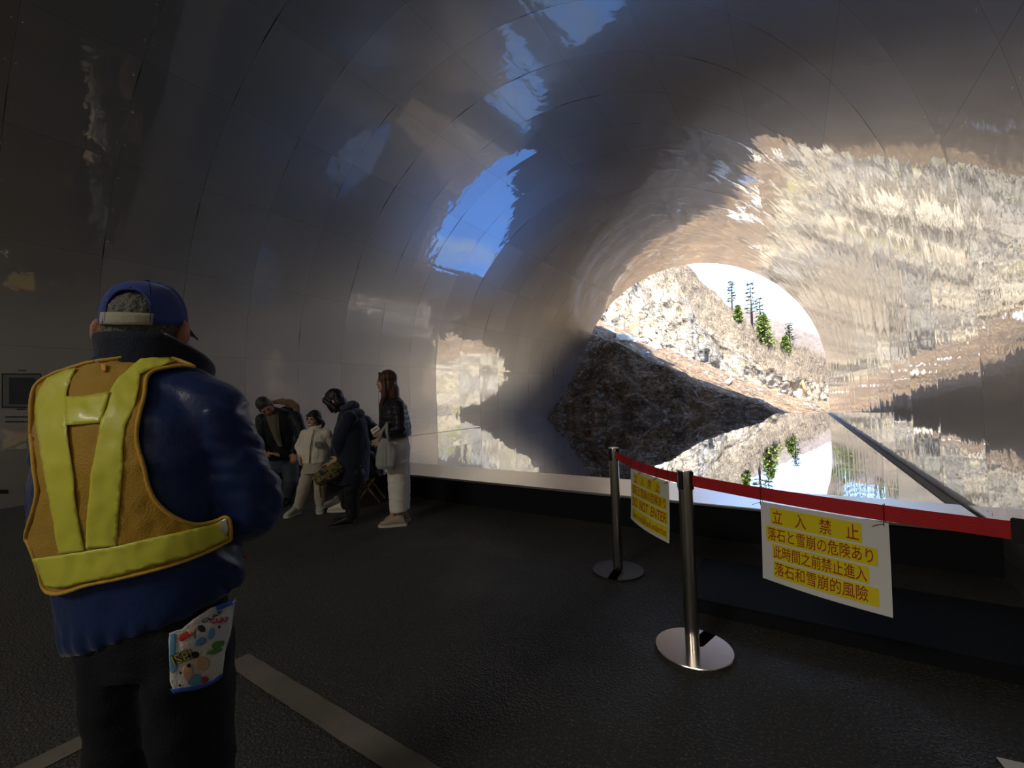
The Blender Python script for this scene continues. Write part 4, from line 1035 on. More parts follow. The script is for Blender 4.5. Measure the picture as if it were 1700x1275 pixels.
# ---- person with the backpack, crouching behind
Z = onz(566, 849).__sub__(CAMP).dot(FW); W = V(Z)
root = empty('person', onz(600, 846)); tag(root, 'person in black with backpack and white sneakers, crouched behind the navy coat', 'person')
bm = bmesh.new(); nb = W(590, 690, .1); P, r_, f_, u_ = head(bm, W(577, 684, .12), L_ * .9 - UP * .4, UP * .9 + L_ * .35, nb, .95, .05)
sR, sL = W(598, 702, -.08), W(592, 700, .28); eR, wR = W(590, 735, -.16), W(606, 747, -.14); eL, wL = W(588, 735, .3), W(590, 750, .2)
rc(bm, nb, .06, W(604, 720, .1), .10, W(618, 765, .12), .12); arm_skin(bm, sR, eR, wR); arm_skin(bm, sL, eL, wL)
leg_skin(bm, W(616, 770, .02), W(583, 798, -.06), W(572, 842, -.02)); leg_skin(bm, W(616, 770, .2), W(588, 796, .25), W(590, 838, .25))
yoke(bm, nb, sR, sL); skinned('body', bm, SKIN, root, .007, 4)
bm = bmesh.new(); ell(bm, P(0, -.01, .035), r_ * .088, f_ * .102, u_ * .092); ell(bm, P(0, -.04, -.03), r_ * .086, f_ * .065, u_ * .08); skinned('hair', bm, HAIR_BLACK, root, .008, 4)
BK = cloth('black_padded_jacket', (0.011, 0.012, 0.018), .55, .2)
bm = bmesh.new(); ln = (L_ * .8 + UP * .5)
loft(bm, [(W(617, 768, .1), L_ * .155, D0 * .19), (W(614, 750, .1), L_ * .16, D0 * .20), (W(606, 725, .1), L_ * .15, D0 * .20), (W(597, 704, .1), L_ * .12, D0 * .19), (W(591, 694, .1), L_ * .08, D0 * .1)])
rc(bm, sR, .08, eR, .072, W(602, 746, -.14), .055); rc(bm, sL, .08, eL, .07, W(590, 748, .22), .055)
skinned('jacket', bm, BK, root, .009, 6, folds(.009, (9, 9, 9)))
GL = cloth('pale_blue_gloves', (0.20, 0.23, 0.40), .8, .3)
bm = bmesh.new(); hand(bm, wR, R0 * .7 - UP * .35, -UP, -D0, 1.1, .45); skinned('glove', bm, GL, root, .005, 3)
bm = bmesh.new(); hand(bm, wL, L_ * .3 - UP * .6, -UP, -D0, 1.1, .45); skinned('glove', bm, GL, root, .005, 3)
SB = simple('shiny_black_trousers', (0.012, 0.012, 0.016), .3, 0, .1, 40, .2, 8, .6)
bm = bmesh.new(); loft(bm, [(W(618, 790, .1), L_ * .15, D0 * .18), (W(618, 762, .1), L_ * .15, D0 * .18)])
rc(bm, W(614, 776, .02), .10, W(583, 800, -.06), .082, W(574, 838, -.02), .058); rc(bm, W(616, 776, .2), .10, W(588, 798, .25), .08, W(590, 834, .25), .056)
skinned('trousers', bm, SB, root, .008, 4, folds(.012, (12, 12, 16)))
WS = cloth('white_sneaker_leather', (0.60, 0.57, 0.50), .6, 0)
shoe('sneaker', W(578, 850, -.02), L_ + D0 * .1, .25, WS, SOLE_W, root); shoe('sneaker', W(566, 846, .22), L_, .25, WS, SOLE_W, root)
bp_ = W(611, 712, .12); root = empty('backpack', bp_); tag(root, 'black rounded backpack on the back of the crouched person', 'backpack')
bm = bmesh.new(); ax = (R0 * .75 + UP * .55).normalized(); ay = (UP * .8 - R0 * .55).normalized()
bc = W(612, 713, .1); ell(bm, bc, ax * .10, D0 * .16, ay * .20); ell(bm, bc + ax * .05 - ay * .06, ax * .08, D0 * .12, ay * .11); ell(bm, bc + ay * .10, ax * .10, D0 * .14, ay * .09)
skinned('pack', bm, BK, root, .008, 6, folds(.006, (14, 14, 14)))
for q in (-.0, .2):
    bm = bmesh.new(); add_tube(bm, [bc + ay * .17 + D0 * (q - .1), W(599, 692, q), W(588, 700, q - .03), W(586, 722, q - .03)], [.018, .02, .02, .016], 8); bm_obj('strap', bm, MAT_BLACK, root, True)
# wooden stool behind
st = W(613, 800, .5); st.z = 0; root = empty('wooden_stool', st, YAW); tag(root, 'small tan wooden slatted stool between the crouched and standing people', 'stool')
WD = simple('tan_wood', (0.36, 0.23, 0.11), .6, 0, .3, 60, .25, 12)
for k in range(5):
    bm = bmesh.new(); add_box(bm, st + Vector((0, 0, .42)) + D0 * (-.14 + .07 * k), (.40, .052, .018), Matrix.Rotation(YAW, 3, 'Z'), .003); bm_obj('slat', bm, WD, root)
for a in (-1, 1):
    for b in (-1, 1):
        bm = bmesh.new(); add_tube(bm, [st + R0 * a * .17 + D0 * b * .12 + Vector((0, 0, .0)), st + R0 * a * .15 * -1 * .9 + D0 * b * .12 + Vector((0, 0, .41))], .014, 8); bm_obj('leg', bm, WD, root)

# ---- girl in the white fleece
Z = onz(512, 853).__sub__(CAMP).dot(FW); W = V(Z); fg = (-D0 - R0 * .25)
root = empty('person', onz(512, 853)); tag(root, 'smiling child in a cream fleece jacket and beige trousers', 'person')
nb = W(524, 714, .02); bm = bmesh.new(); P, r_, f_, u_ = head(bm, W(521, 696), fg - UP * .15, UP + R0 * .08, nb, .86, .045)
sR, sL = W(507, 721), W(541, 720); eR, wR = W(498, 742, .02), W(500, 757, -.06); eL, wL = W(550, 738, .06), W(546, 752, .12)
rc(bm, nb, .05, W(524, 740), .09, W(522, 768), .095); arm_skin(bm, sR, eR, wR, .034); arm_skin(bm, sL, eL, wL, .034)
hand(bm, wR, -UP + fg * .2, R0, fg, .75, .6); hand(bm, wL, -UP * .9 + D0 * .2, -R0, fg, .75, .6)
leg_skin(bm, W(512, 778, 0), W(503, 810, -.02), W(496, 845, 0), .055); leg_skin(bm, W(532, 778, .02), W(531, 808, .02), W(531, 842, .08), .055)
yoke(bm, nb, sR, sL); skinned('body', bm, SKIN, root, .0055, 4); face_bits(P, r_, f_, u_, .86, root, EYE, TEETH, HAIR_BLACK, True)
bm = bmesh.new(); s_ = .86; ell(bm, P(0, -.02, .042), r_ * .086 * s_, f_ * .100 * s_, u_ * .088 * s_); ell(bm, P(0, -.055, -.03), r_ * .08 * s_, f_ * .05 * s_, u_ * .08 * s_)
rc(bm, P(-.055, .062, .062), .013, P(0, .078, .060), .012, P(.055, .062, .062), .013)
for q in (-1, 1): rc(bm, P(q * .075, .02, .03), .02, P(q * .085, .005, -.05), .016)
rc(bm, P(-.085, -.03, -.02), .022, P(-.115, -.04, -.06), .026, P(-.11, -.04, -.11), .014)
skinned('hair', bm, HAIR_BLACK, root, .006, 4, folds(.003, (60, 60, 10)))
FL = cloth('cream_fleece', (0.78, 0.69, 0.57), .95, .6, .5, 90, .1)
bm = bmesh.new()
loft(bm, [(W(522, 768), R0 * .150, D0 * .115), (W(522, 752), R0 * .155, D0 * .12), (W(523, 735), R0 * .150, D0 * .12), (W(524, 722), R0 * .140, D0 * .105), (W(524, 714), R0 * .085, D0 * .075), (W(524, 707), R0 * .072, D0 * .068)])
rc(bm, sR, .062, eR, .058, W(500, 752, -.04), .044); rc(bm, sL, .062, eL, .056, W(547, 748, .1), .044)
skinned('fleece_jacket', bm, FL, root, .008, 6, folds(.008, (16, 16, 12)))
bm = bmesh.new(); q0 = -D0 * .128; add_tube(bm, [W(528, 712) + q0 * .75, W(526, 725) + q0 * .98, W(524, 742) + q0 * 1.05, W(522, 766) + q0 * 1.02], .005, 6); bm_obj('zip', bm, simple('grey_zip', (.12, .12, .12), .4, .5), root, True)
bm = bmesh.new(); add_box(bm, W(536, 736) + q0 * .95, (.075, .02, .065), Matrix.Rotation(YAW + .3, 3, 'Z'), .006); bm_obj('chest_pocket', bm, cloth('grey_patterned_pocket', (.24, .22, .20), .9, .2, .2, 60, .6), root)
BT2 = cloth('beige_sweat_cotton', (0.46, 0.40, 0.31), .9, .4, .2, 120, .1)
bm = bmesh.new(); loft(bm, [(W(522, 785), R0 * .135, D0 * .11), (W(522, 764), R0 * .135, D0 * .11)])
rc(bm, W(512, 782), .078, W(503, 812, -.02), .066, W(497, 834, 0), .056, W(496, 841), .045); rc(bm, W(532, 782, .02), .078, W(531, 810, .02), .066, W(531, 832, .06), .056, W(531, 838, .08), .045)
skinned('trousers', bm, BT2, root, .008, 5, folds(.007, (12, 12, 14)))
GS = cloth('pale_green_sneaker', (0.34, 0.40, 0.30), .7, .1)
shoe('shoe', W(497, 846, .03), -D0 - R0 * .35, .21, GS, SOLE_W, root, .9); shoe('shoe', W(528, 838, .14), -D0 * .8 + R0 * .5, .21, GS, SOLE_W, root, .9)

# ---- man bending down at the left
Z = onz(462, 838).__sub__(CAMP).dot(FW); W = V(Z)
root = empty('person', onz(466, 838)); tag(root, 'man in dark jacket with brown fur hood, bending down beside the child', 'person')
fm = (-D0 * .55 + R0 * .45 - UP * .62); nb = W(456, 684, -.12); bm = bmesh.new(); P, r_, f_, u_ = head(bm, W(441, 675, -.24), fm, UP * .75 - D0 * .45 - R0 * .35, nb, 1.0, .055)
sR, sL = W(436, 697, -.12), W(490, 692, -.05); eR, wR = W(430, 733, -.16), W(445, 753, -.22); eL, wL = W(503, 728, -.1), W(490, 752, -.14)
rc(bm, nb, .07, W(463, 710, -.04), .12, W(468, 756, .08), .12); arm_skin(bm, sR, eR, wR, .045); arm_skin(bm, sL, eL, wL, .045)
hand(bm, wR, R0 + UP * .0 - D0 * .2, -UP, -D0, 1, .35); hand(bm, wL, -UP - R0 * .3, D0, -R0, 1, .5)
leg_skin(bm, W(455, 770, .05), W(452, 800, -.1), W(455, 832, 0)); leg_skin(bm, W(482, 770, .05), W(484, 800, -.08), W(480, 828, .05))
yoke(bm, nb, sR, sL); skinned('body', bm, SKIN_OLD, root, .0055, 4); face_bits(P, r_, f_, u_, 1.0, root, EYE, LIP, HAIR_GREY)
bm = bmesh.new(); ell(bm, P(0, -.018, .045), r_ * .083, f_ * .10, u_ * .088); ell(bm, P(0, -.055, -.02), r_ * .078, f_ * .056, u_ * .07); skinned('hair', bm, simple('black_and_grey_hair', (.035, .033, .032), .5, 0, .6, 90, .8, 12), root, .006, 4, folds(.004, (50, 50, 50)))
for q in (-1, 1):
    bm = bmesh.new(); rc(bm, P(q * .072, .025, .02), .014, P(q * .076, .02, -.02), .012); skinned('sideburn', bm, HAIR_GREY, root, .005, 2)
BJ = cloth('black_waxed_jacket', (0.011, 0.013, 0.017), .5, .2)
bm = bmesh.new(); dn = (-D0 * .8 + UP * .2)
loft(bm, [(W(466, 762, .05), R0 * .20, D0 * .15), (W(465, 740, .02), R0 * .215, D0 * .16), (W(464, 715, -.02), R0 * .215, D0 * .165), (W(463, 696, -.06), R0 * .195, D0 * .15), (W(461, 684, -.09), R0 * .14, D0 * .12), (W(458, 678, -.10), R0 * .09, D0 * .09)])
rc(bm, sR, .085, eR, .076, W(440, 752, -.21), .055); rc(bm, sL, .085, eL, .076, W(491, 747, -.14), .058)
skinned('jacket', bm, BJ, root, .009, 6, folds(.010, (10, 10, 8)))
bm = bmesh.new(); rows = []
for (py, xa, xb) in ((688, 441, 462), (700, 444, 463), (715, 450, 464), (730, 456, 467), (741, 462, 469)):
    rows.append([bm.verts.new(W(xa + (xb - xa) * k / 6, py, -.245 + .03 * (py - 688) / 53 + (.012 * abs(k - 3)))) for k in range(7)])
for a, b in zip(rows, rows[1:]):
    for k in range(6): bm.faces.new((a[k], a[k + 1], b[k + 1], b[k]))
bmesh.ops.solidify(bm, geom=bm.faces[:], thickness=.02)
bm_obj('shirt_front', bm, cloth('olive_beige_shirt', (.26, .23, .17), .9, .3), root, True)
bm = bmesh.new(); rc(bm, W(452, 668, -.02), .02, W(466, 666, .02), .035, W(482, 669, .02), .045, W(491, 675, .0), .04, W(494, 682, -.03), .025)
fur = folds(.014, (70, 70, 70), 0, .8)
skinned('fur_hood_trim', bm, cloth('brown_fur', (.22, .13, .065), .95, .8, .8, 60, .4), root, .006, 2, fur)
bm = bmesh.new(); ell(bm, W(475, 686, .03), R0 * .13, D0 * .08, UP * .09); skinned('hood', bm, BJ, root, .008, 5, folds(.006, (14, 14, 14)))
DJ = cloth('dark_blue_jeans', (0.035, 0.045, 0.065), .7, .2)
bm = bmesh.new(); loft(bm, [(W(468, 782, .06), R0 * .16, D0 * .13), (W(468, 756, .06), R0 * .16, D0 * .13)])
rc(bm, W(455, 772, .05), .105, W(452, 801, -.10), .090, W(455, 830, 0), .066); rc(bm, W(482, 772, .05), .105, W(484, 801, -.08), .090, W(480, 827, .05), .066)
skinned('trousers', bm, DJ, root, .009, 5, folds(.008, (10, 10, 16)))
shoe('shoe', W(456, 833, .03), -D0 - R0 * .2, .26, BT, SOLE_K, root); shoe('shoe', W(481, 829, .08), -D0 + R0 * .1, .26, BT, SOLE_K, root)
# ------------------------------------------------------------------ the man in the reflective vest
from mathutils.geometry import delaunay_2d_cdt
O = at(245, 680, 1.08); O.z = 0
AZ = math.radians(-35.5)
F_ = Vector((math.sin(AZ), math.cos(AZ), 0)); R_ = Vector((math.cos(AZ), -math.sin(AZ), 0))
Q = lambda r, f, z: O + R_ * r + F_ * f + UP * z
man = empty('person', O); tag(man, 'man seen from behind in blue cap, navy coat and yellow reflective vest, nearest the viewer', 'person')
HA = math.radians(-53); hf = Vector((math.sin(HA), math.cos(HA), -.06)).normalized()
HC = Q(-.034, .045, 1.490)
bm = bmesh.new(); P, r_, f_, u_ = head(bm, HC, hf, UP, Q(0, .0, 1.33), 1.0, .058)
# ears in full, standing off the head
for q in (-1, 1):
    c = P(q * .089, -.026, .004); e1 = (f_ * -.55 + r_ * q * .8).normalized()
    ell(bm, c, e1 * .019, (r_ * q * .5 + f_ * .7).normalized() * .0065, u_ * .037); ell(bm, c - u_ * .026 - e1 * .004, e1 * .010, r_ * .008, u_ * .014)
sh = [Q(-.178, .0, 1.318), Q(.160, .0, 1.290)]; el = [Q(-.212, .05, 1.03), Q(.232, .02, 1.035)]; wr = [Q(-.12, .25, 1.00), Q(.13, .25, .985)]
rc(bm, Q(0, 0, 1.33), .07, Q(0, .0, 1.15), .12, Q(0, 0, .86), .12)
for k in (0, 1): arm_skin(bm, sh[k], el[k], wr[k], .045); rc(bm, Q(0, 0, 1.29), .055, sh[k], .045)
hand(bm, wr[0], (R_ * .75 + F_ * .5), -F_ * .8 - UP * .2, UP, 1.05, .7); hand(bm, wr[1], (-R_ * .65 + F_ * .55), -F_ * .8 - UP * .2, UP, 1.05, .9)
leg_skin(bm, Q(-.04, 0, .84), Q(-.042, .0, .45), Q(-.044, -.02, .09), .062); leg_skin(bm, Q(.10, 0, .84), Q(.106, .0, .45), Q(.112, -.02, .09), .062)
skinned('body', bm, SKIN_OLD, man, .0048, 5); face_bits(P, r_, f_, u_, 1.0, man, EYE, LIP, HAIR_GREY)
# short grey hair below the cap
bm = bmesh.new(); ell(bm, P(0, -.020, .030), r_ * .081, f_ * .096, u_ * .090); ell(bm, P(0, -.050, -.035), r_ * .066, f_ * .052, u_ * .052)
for q in (-1, 1): rc(bm, P(q * .071, .012, .02), .014, P(q * .073, .024, -.025), .009)
skinned('hair', bm, HAIR_GREY, man, .005, 3, lambda p: .0035 * MN.noise(Vector((p.x * 140, p.y * 140, p.z * 30))) + .002 * MN.noise(p * 220),
        cut=lambda c: (c - HC).dot(f_) > .035 or (c - HC).dot(u_) > .10)
# cap: crown with an opening at the back, seams, eyelets, button, strap, peak
CAPM = cloth('blue_cotton_cap', (0.040, 0.066, 0.27), .85, .3, .2, 200, .1)
def cap_pt(lon, lat, off=0.0):
    """lon 0 at the front, lat 0 at the rim .. pi/2 at the crown"""
    lat0 = lat; lat = max(lat, 0.0)
    cx, cy, cz = .084 + off, .103 + off, .104 + off
    k = 1 + .012 * abs(math.sin(lon * 3)) * math.cos(lat) - .004
    fl = math.sin(lat) ** .8
    x = cx * math.sin(lon) * math.cos(lat) ** .72 * k; y = cy * math.cos(lon) * math.cos(lat) ** .72 * k
    z = cz * fl * (1.08 if math.cos(lon) > 0 else 1.0)
    return P(x, y - .012, z + .028 + min(lat0, 0) * .09 + .023 * math.cos(lon) * (1 - fl))
NL, NA = 24, 120; bm = bmesh.new(); g = []
HOLE = lambda lon, lat: (abs(((lon - math.pi + math.pi) % (2 * math.pi)) - math.pi)) > 10
for j in range(NL + 1):
    lat = (math.pi / 2) * (j / NL) * .995; g.append([bm.verts.new(cap_pt(2 * math.pi * i / NA, lat)) for i in range(NA)])
def in_hole(lon, lat):
    a = abs(lon - math.pi); return a < .60 and lat < .70 * math.sqrt(max(0, 1 - (a / .60) ** 2.6))
for j in range(NL):
    for i in range(NA):
        lon = 2 * math.pi * (i + .5) / NA; lat = (math.pi / 2) * (j + .5) / NL
        if in_hole(lon, lat): continue
        bm.faces.new((g[j][i], g[j][(i + 1) % NA], g[j + 1][(i + 1) % NA], g[j + 1][i]))
bmesh.ops.delete(bm, geom=[v for v in bm.verts if not v.link_faces], context='VERTS')
for v in bm.verts:      # soften the stair steps round the opening
    if v.is_boundary: pass
for _ in range(3):
    mv = {v: sum((e.other_vert(v).co for e in v.link_edges if e.is_boundary), Vector()) / 2 for v in bm.verts if v.is_boundary and sum(e.is_boundary for e in v.link_edges) == 2 and (v.co - HC).dot(f_) < -.03}
    for v, c in mv.items(): v.co = v.co.lerp(c, .6)
bmesh.ops.recalc_face_normals(bm, faces=bm.faces[:]); bmesh.ops.solidify(bm, geom=bm.faces[:], thickness=-.0028)
bm_obj('cap_crown', bm, CAPM, man, True)
CAPS = cloth('blue_cap_stitching', (0.028, 0.045, 0.20), .9, .2)
cap = bpy.data.objects['cap_crown']
for k in range(6):
    lon = math.pi / 6 + k * math.pi / 3 + (math.pi / 6 if False else 0); bm = bmesh.new()
    add_tube(bm, [cap_pt(lon, .02 + 1.5 * t / 24, .0018) for t in range(25)], .0016, 6); bm_obj('seam', bm, CAPS, cap, True)
    bm = bmesh.new(); c = cap_pt(lon + math.pi / 6, .75, .001); rc(bm, c, .0035, n=6); bm_obj('eyelet', bm, CAPS, cap, True)
bm = bmesh.new(); ell(bm, cap_pt(0, math.pi / 2, .002), r_ * .009, f_ * .009, u_ * .005); bm_obj('button', bm, CAPM, cap, True)
# edge piping round the opening
hp = []
for k in range(25):
    a = -.60 + 1.2 * k / 24; hp.append(cap_pt(math.pi + a, .70 * math.sqrt(max(0, 1 - (abs(a) / .60) ** 2.6)), .001))
bm = bmesh.new(); add_tube(bm, hp, .0032, 8); bm_obj('opening_binding', bm, CAPM, cap, True)
bm = bmesh.new(); rows = []
for k in range(25):
    a = math.pi - .60 + 1.36 * k / 24; rows.append([bm.verts.new(cap_pt(a, l_, .003)) for l_ in (-.02, .03, .09, .15)])
for a, b in zip(rows, rows[1:]):
    for k in range(3): bm.faces.new((a[k], b[k], b[k + 1], a[k + 1]))
bmesh.ops.recalc_face_normals(bm, faces=bm.faces[:]); bmesh.ops.solidify(bm, geom=bm.faces[:], thickness=-.002)
bm_obj('cap_strap', bm, cloth('cream_cap_strap', (.42, .39, .30), .8, .1, .2, 90, .2), man, True)
bm = bmesh.new(); rows = []
for i in range(21):
    a = -1.02 + 2.04 * i / 20; row = []
    for j in range(7):
        t = j / 6; b0 = cap_pt(a, .02); out_ = (r_ * math.sin(a) * .25 + f_ * math.cos(a) ** .6)
        row.append(bm.verts.new(b0 + out_ * .072 * t + u_ * (-.012 * t - .030 * t * (abs(a) / 1.02) ** 2 * .5) - u_ * .008 * (abs(a) / 1.02) ** 2 * t))
    rows.append(row)
for a, b in zip(rows, rows[1:]):
    for k in range(6): bm.faces.new((a[k], b[k], b[k + 1], a[k + 1]))
bmesh.ops.recalc_face_normals(bm, faces=bm.faces[:]); bmesh.ops.solidify(bm, geom=bm.faces[:], thickness=.004)
bm_obj('cap_peak', bm, CAPM, man, True)

# navy coat
COAT = cloth('navy_nylon_coat', (0.011, 0.026, 0.105), .36, .2, .15, 70, .15)
bm = bmesh.new()
loft(bm, [(Q(.012, .01, .785), R_ * .176 + UP * .050, F_ * .140), (Q(.012, .01, .81), R_ * .184 + UP * .048, F_ * .147), (Q(.010, .01, .88), R_ * .192 + UP * .03, F_ * .150), (Q(-.002, 0, .97), R_ * .204, F_ * .152), (Q(-.010, -.01, 1.07), R_ * .212, F_ * .152),
          (Q(-.006, -.012, 1.18), R_ * .208, F_ * .150), (Q(-.002, -.005, 1.28), R_ * .192, F_ * .138), (Q(-.008, .008, 1.34), R_ * .150, F_ * .112), (Q(-.016, .02, 1.38), R_ * .105, F_ * .090), (Q(-.02, .028, 1.41), R_ * .082, F_ * .080)], 40, 2.2)
rc(bm, Q(-.05, .0, 1.385), .075, Q(-.13, .0, 1.345), .075)
for k in (0, 1): rc(bm, Q(-.02, .015, 1.365), .082, sh[k] * .55 + Q(-.02, .015, 1.365) * .45 + UP * .004, .082, sh[k], .080)
torso_bm = bm.copy()
for k in (0, 1): rc(torso_bm, sh[k], .080, (sh[k] + el[k]) / 2, .078, el[k], .070)
def coat_disp(p):
    d = p - O; r = d.dot(R_); f = d.dot(F_); z = d.z
    w = .0055 * MN.noise(Vector((r * 7, f * 7, z * 5))) + .004 * MN.noise(Vector((r * 20 + z * 11, f * 14, z * 16 - r * 8)))
    if abs(r) > .19 and z < 1.3: w += .014 * MN.noise(Vector((f * 9 + 3, r * 5, z * 15 + f * 12))) + .011 * abs(MN.noise(Vector((f * 14, 7, z * 26 + f * 10))))
    if z < .84: w += .006 * math.sin(math.atan2(f, r) * 22) * max(0, 1 - abs(z - .80) / .05) * .5
    return w
for k in (0, 1):
    rc(bm, sh[k], .080, (sh[k] + el[k]) / 2, .079, el[k], .072, (el[k] + wr[k]) / 2, .064, wr[k] - (wr[k] - el[k]).normalized() * .03, .054, n=20)
coat = skinned('coat', bm, COAT, man, .0085, 9, coat_disp)
tmp = skinned('vest_form', torso_bm, COAT, None, .012, 16); BV_T = bvh_of(tmp); bpy.data.objects.remove(tmp)
BV_C = BVHTree.FromPolygons([v.co for v in [type('x', (), {'co': coat.matrix_world @ v.co})() for v in coat.data.vertices]], [tuple(p.vertices) for p in coat.data.polygons])
# turned-up collar
bm = bmesh.new(); rows = []
for i in range(61):
    a = -2.75 + 5.5 * i / 60; ab = abs(a); row = []          # a = 0 at the back
    top = 1.487 - .105 * max(0, (ab - .75) / 2.0) ** 1.1
    for j in range(9):
        t = j / 8; z = 1.335 + (top - 1.335) * t
        rad_r = .100 - .010 * math.sin(t * math.pi) + .004 * t + (.030 * max(0, ab - 1.2) * t); rad_f = .098 - .012 * math.sin(t * math.pi * .8) + (.045 * max(0, ab - 1.2) * t)
        wob = .003 * MN.noise(Vector((a * 5, t * 4, 3)))
        row.append(bm.verts.new(Q(-.022 + math.sin(a) * (rad_r + wob), .022 + .012 * t - math.cos(a) * (rad_f + wob), z)))
    rows.append(row)
for a, b in zip(rows, rows[1:]):
    for k in range(8): bm.faces.new((a[k], a[k + 1], b[k + 1], b[k]))
bmesh.ops.recalc_face_normals(bm, faces=bm.faces[:]); bmesh.ops.solidify(bm, geom=bm.faces[:], thickness=.007)
col = bm_obj('collar', bm, cloth('dark_navy_collar', (0.010, 0.014, 0.030), .8, .3), man, True)
bm = bmesh.new(); add_tube(bm, [v for v in [Q(-.022 + math.sin(a) * (.104 + .030 * max(0, abs(a) - 1.2)), .034 - math.cos(a) * (.0945 + .045 * max(0, abs(a) - 1.2)), 1.489 - .105 * max(0, (abs(a) - .75) / 2.0) ** 1.1) for a in [(.9 + 1.85 * k / 20) for k in range(21)]]], .004, 8)
bm_obj('collar_edge', bm, cloth('grey_collar_edge', (.16, .17, .19), .7, .3), col, True)
# trousers and shoes
TRM = cloth('black_blue_trousers', (0.004, 0.004, 0.007), .75, .05)
bm = bmesh.new(); loft(bm, [(Q(.03, 0, .70), R_ * .142, F_ * .125), (Q(.024, 0, .88), R_ * .155, F_ * .12)], 30)
for q in (-1, 1): loft(bm, [(Q(.034 + q * .078, -.01, .035), R_ * .070, F_ * .10), (Q(.034 + q * .078, -.005, .20), R_ * .071, F_ * .098), (Q(.032 + q * .074, 0, .45), R_ * .076, F_ * .10), (Q(.030 + q * .069, 0, .68), R_ * .084, F_ * .118), (Q(.028 + q * .07, 0, .78), R_ * .082, F_ * .115)], 24)
trs = skinned('trousers', bm, TRM, man, .009, 8, folds(.008, (8, 8, 12)))
BV_TR = BVHTree.FromPolygons([trs.matrix_world @ v.co for v in trs.data.vertices], [tuple(p.vertices) for p in trs.data.polygons])
for q in (-1, 1): shoe('shoe', Q(.034 + q * .078, -.09, 0), F_ + R_ * .12 * q, .27, BT, SOLE_K, man)
# cuffs
# vest: cut to its outline and laid over the coat
def dens(poly, step, closed=True):
    out = []; n = len(poly)
    for i in range(n if closed else n - 1):
        a, b = Vector(poly[i]).to_2d() if len(poly[i]) > 2 else Vector(poly[i]), Vector(poly[(i + 1) % n]); m = max(1, int((b - a).length / step))
        for k in range(m): out.append(a.lerp(b, k / m))
    if not closed: out.append(Vector(poly[-1]))
    return out
def smooth_poly(poly, it=2):
    for _ in range(it):
        n = len(poly); q = []
        for i in range(n):
            a, b = Vector(poly[i]), Vector(poly[(i + 1) % n]); q += [tuple(a.lerp(b, .25)), tuple(a.lerp(b, .75))]
        poly = q
    return poly
def lay(px, py, bvs, off):
    d = ray(px, py).normalized(); best = None
    for bv in bvs:
        h = bv.ray_cast(CAMP, d)
        if h[0] is not None and (best is None or h[3] < best[2]): best = (h[0], h[1], h[3])
    if best is None:
        m = None
        for k in range(60):
            p = CAMP + d * (1.0 + .012 * k)
            for bv in bvs:
                h = bv.find_nearest(p)
                if m is None or h[3] < m[2]: m = (h[0], h[1], h[3])
        best = m
    n = best[1]
    if n.dot(d) > 0: n = -n
    return best[0] + (n * .55 - d * .45).normalized() * off
def patch(name, poly, off, mat, parent, bvs, step=6, thick=.0022, fold=0.0, sm=0):
    if sm: poly = smooth_poly(poly, sm)
    b = dens(poly, step); nb_ = len(b); pts = list(b)
    xs = [p.x for p in b]; ys = [p.y for p in b]
    def inside(x, y):
        c = False; j = nb_ - 1
        for i in range(nb_):
            if (b[i].y > y) != (b[j].y > y) and x < (b[j].x - b[i].x) * (y - b[i].y) / (b[j].y - b[i].y) + b[i].x: c = not c
            j = i
        return c
    y = min(ys) + step * .6; row = 0
    while y < max(ys):
        x = min(xs) + (step * .5 if row % 2 else 0)
        while x < max(xs):
            if inside(x, y) and min((b[i].x - x) ** 2 + (b[i].y - y) ** 2 for i in range(nb_)) > (step * .5) ** 2: pts.append(Vector((x, y)))
            x += step
        y += step * .87; row += 1
    r = delaunay_2d_cdt(pts, [(i, (i + 1) % nb_) for i in range(nb_)], [list(range(nb_))], 1, 1e-4)
    vs = []
    for p in r[0]:
        o = off + (fold * (MN.noise(Vector((p.x * .06 + p.y * .012, p.y * .035 - p.x * .02, off * 400))) + .5 * MN.noise(Vector((p.x * .16, p.y * .12, 5)))) if fold else 0)
        vs.append(lay(p.x, p.y, bvs, o))
    bm = bmesh.new(); bv_ = [bm.verts.new(v) for v in vs]
    for f in r[2]:
        if len(set(f)) >= 3:
            try: bm.faces.new([bv_[i] for i in f])
            except ValueError: pass
    for _ in range(2): bmesh.ops.smooth_vert(bm, verts=[v for v in bm.verts if not v.is_boundary], factor=.5, use_axis_x=True, use_axis_y=True, use_axis_z=True)
    bm.normal_update()
    if sum(f.normal.dot(CAMP - f.calc_center_median()) for f in bm.faces) < 0: bmesh.ops.reverse_faces(bm, faces=bm.faces[:])
    bmesh.ops.solidify(bm, geom=bm.faces[:], thickness=thick)
    o = bm_obj(name, bm, mat, parent, True)
    return o
VB = [BV_T]
VOUT = [(150, 604.6), (189, 599), (243, 592), (265, 594.5), (292, 602), (327, 616), (306, 611), (270, 615), (254, 620), (244.5, 631), (242, 660), (233, 692), (229, 717), (230, 741), (241, 774), (249, 814), (267, 842), (298, 863), (325, 871), (353, 865), (380, 853), (386, 868), (386, 887),
        (376, 897), (337, 918), (274, 940), (196, 959), (149, 967), (114, 981), (94, 982), (82, 975), (74.5, 944), (59, 900), (52, 889), (59, 865), (65, 846), (71, 818), (69, 798), (65, 775), (63.6, 741), (60, 717), (59.5, 673), (61, 654), (70, 638), (92, 626), (122, 615)]
MESHV = simple('amber_vest_mesh', (0.46, 0.26, 0.025), .6, 0, .3, 260, .1, 6, .3, .2)
LIME = simple('lime_reflective_tape', (0.70, 0.67, 0.07), .42, 0, .05, 60, .06, 9, .4, 0, .12)
PIPE = cloth('orange_yellow_binding', (0.62, 0.36, 0.05), .7, .2)
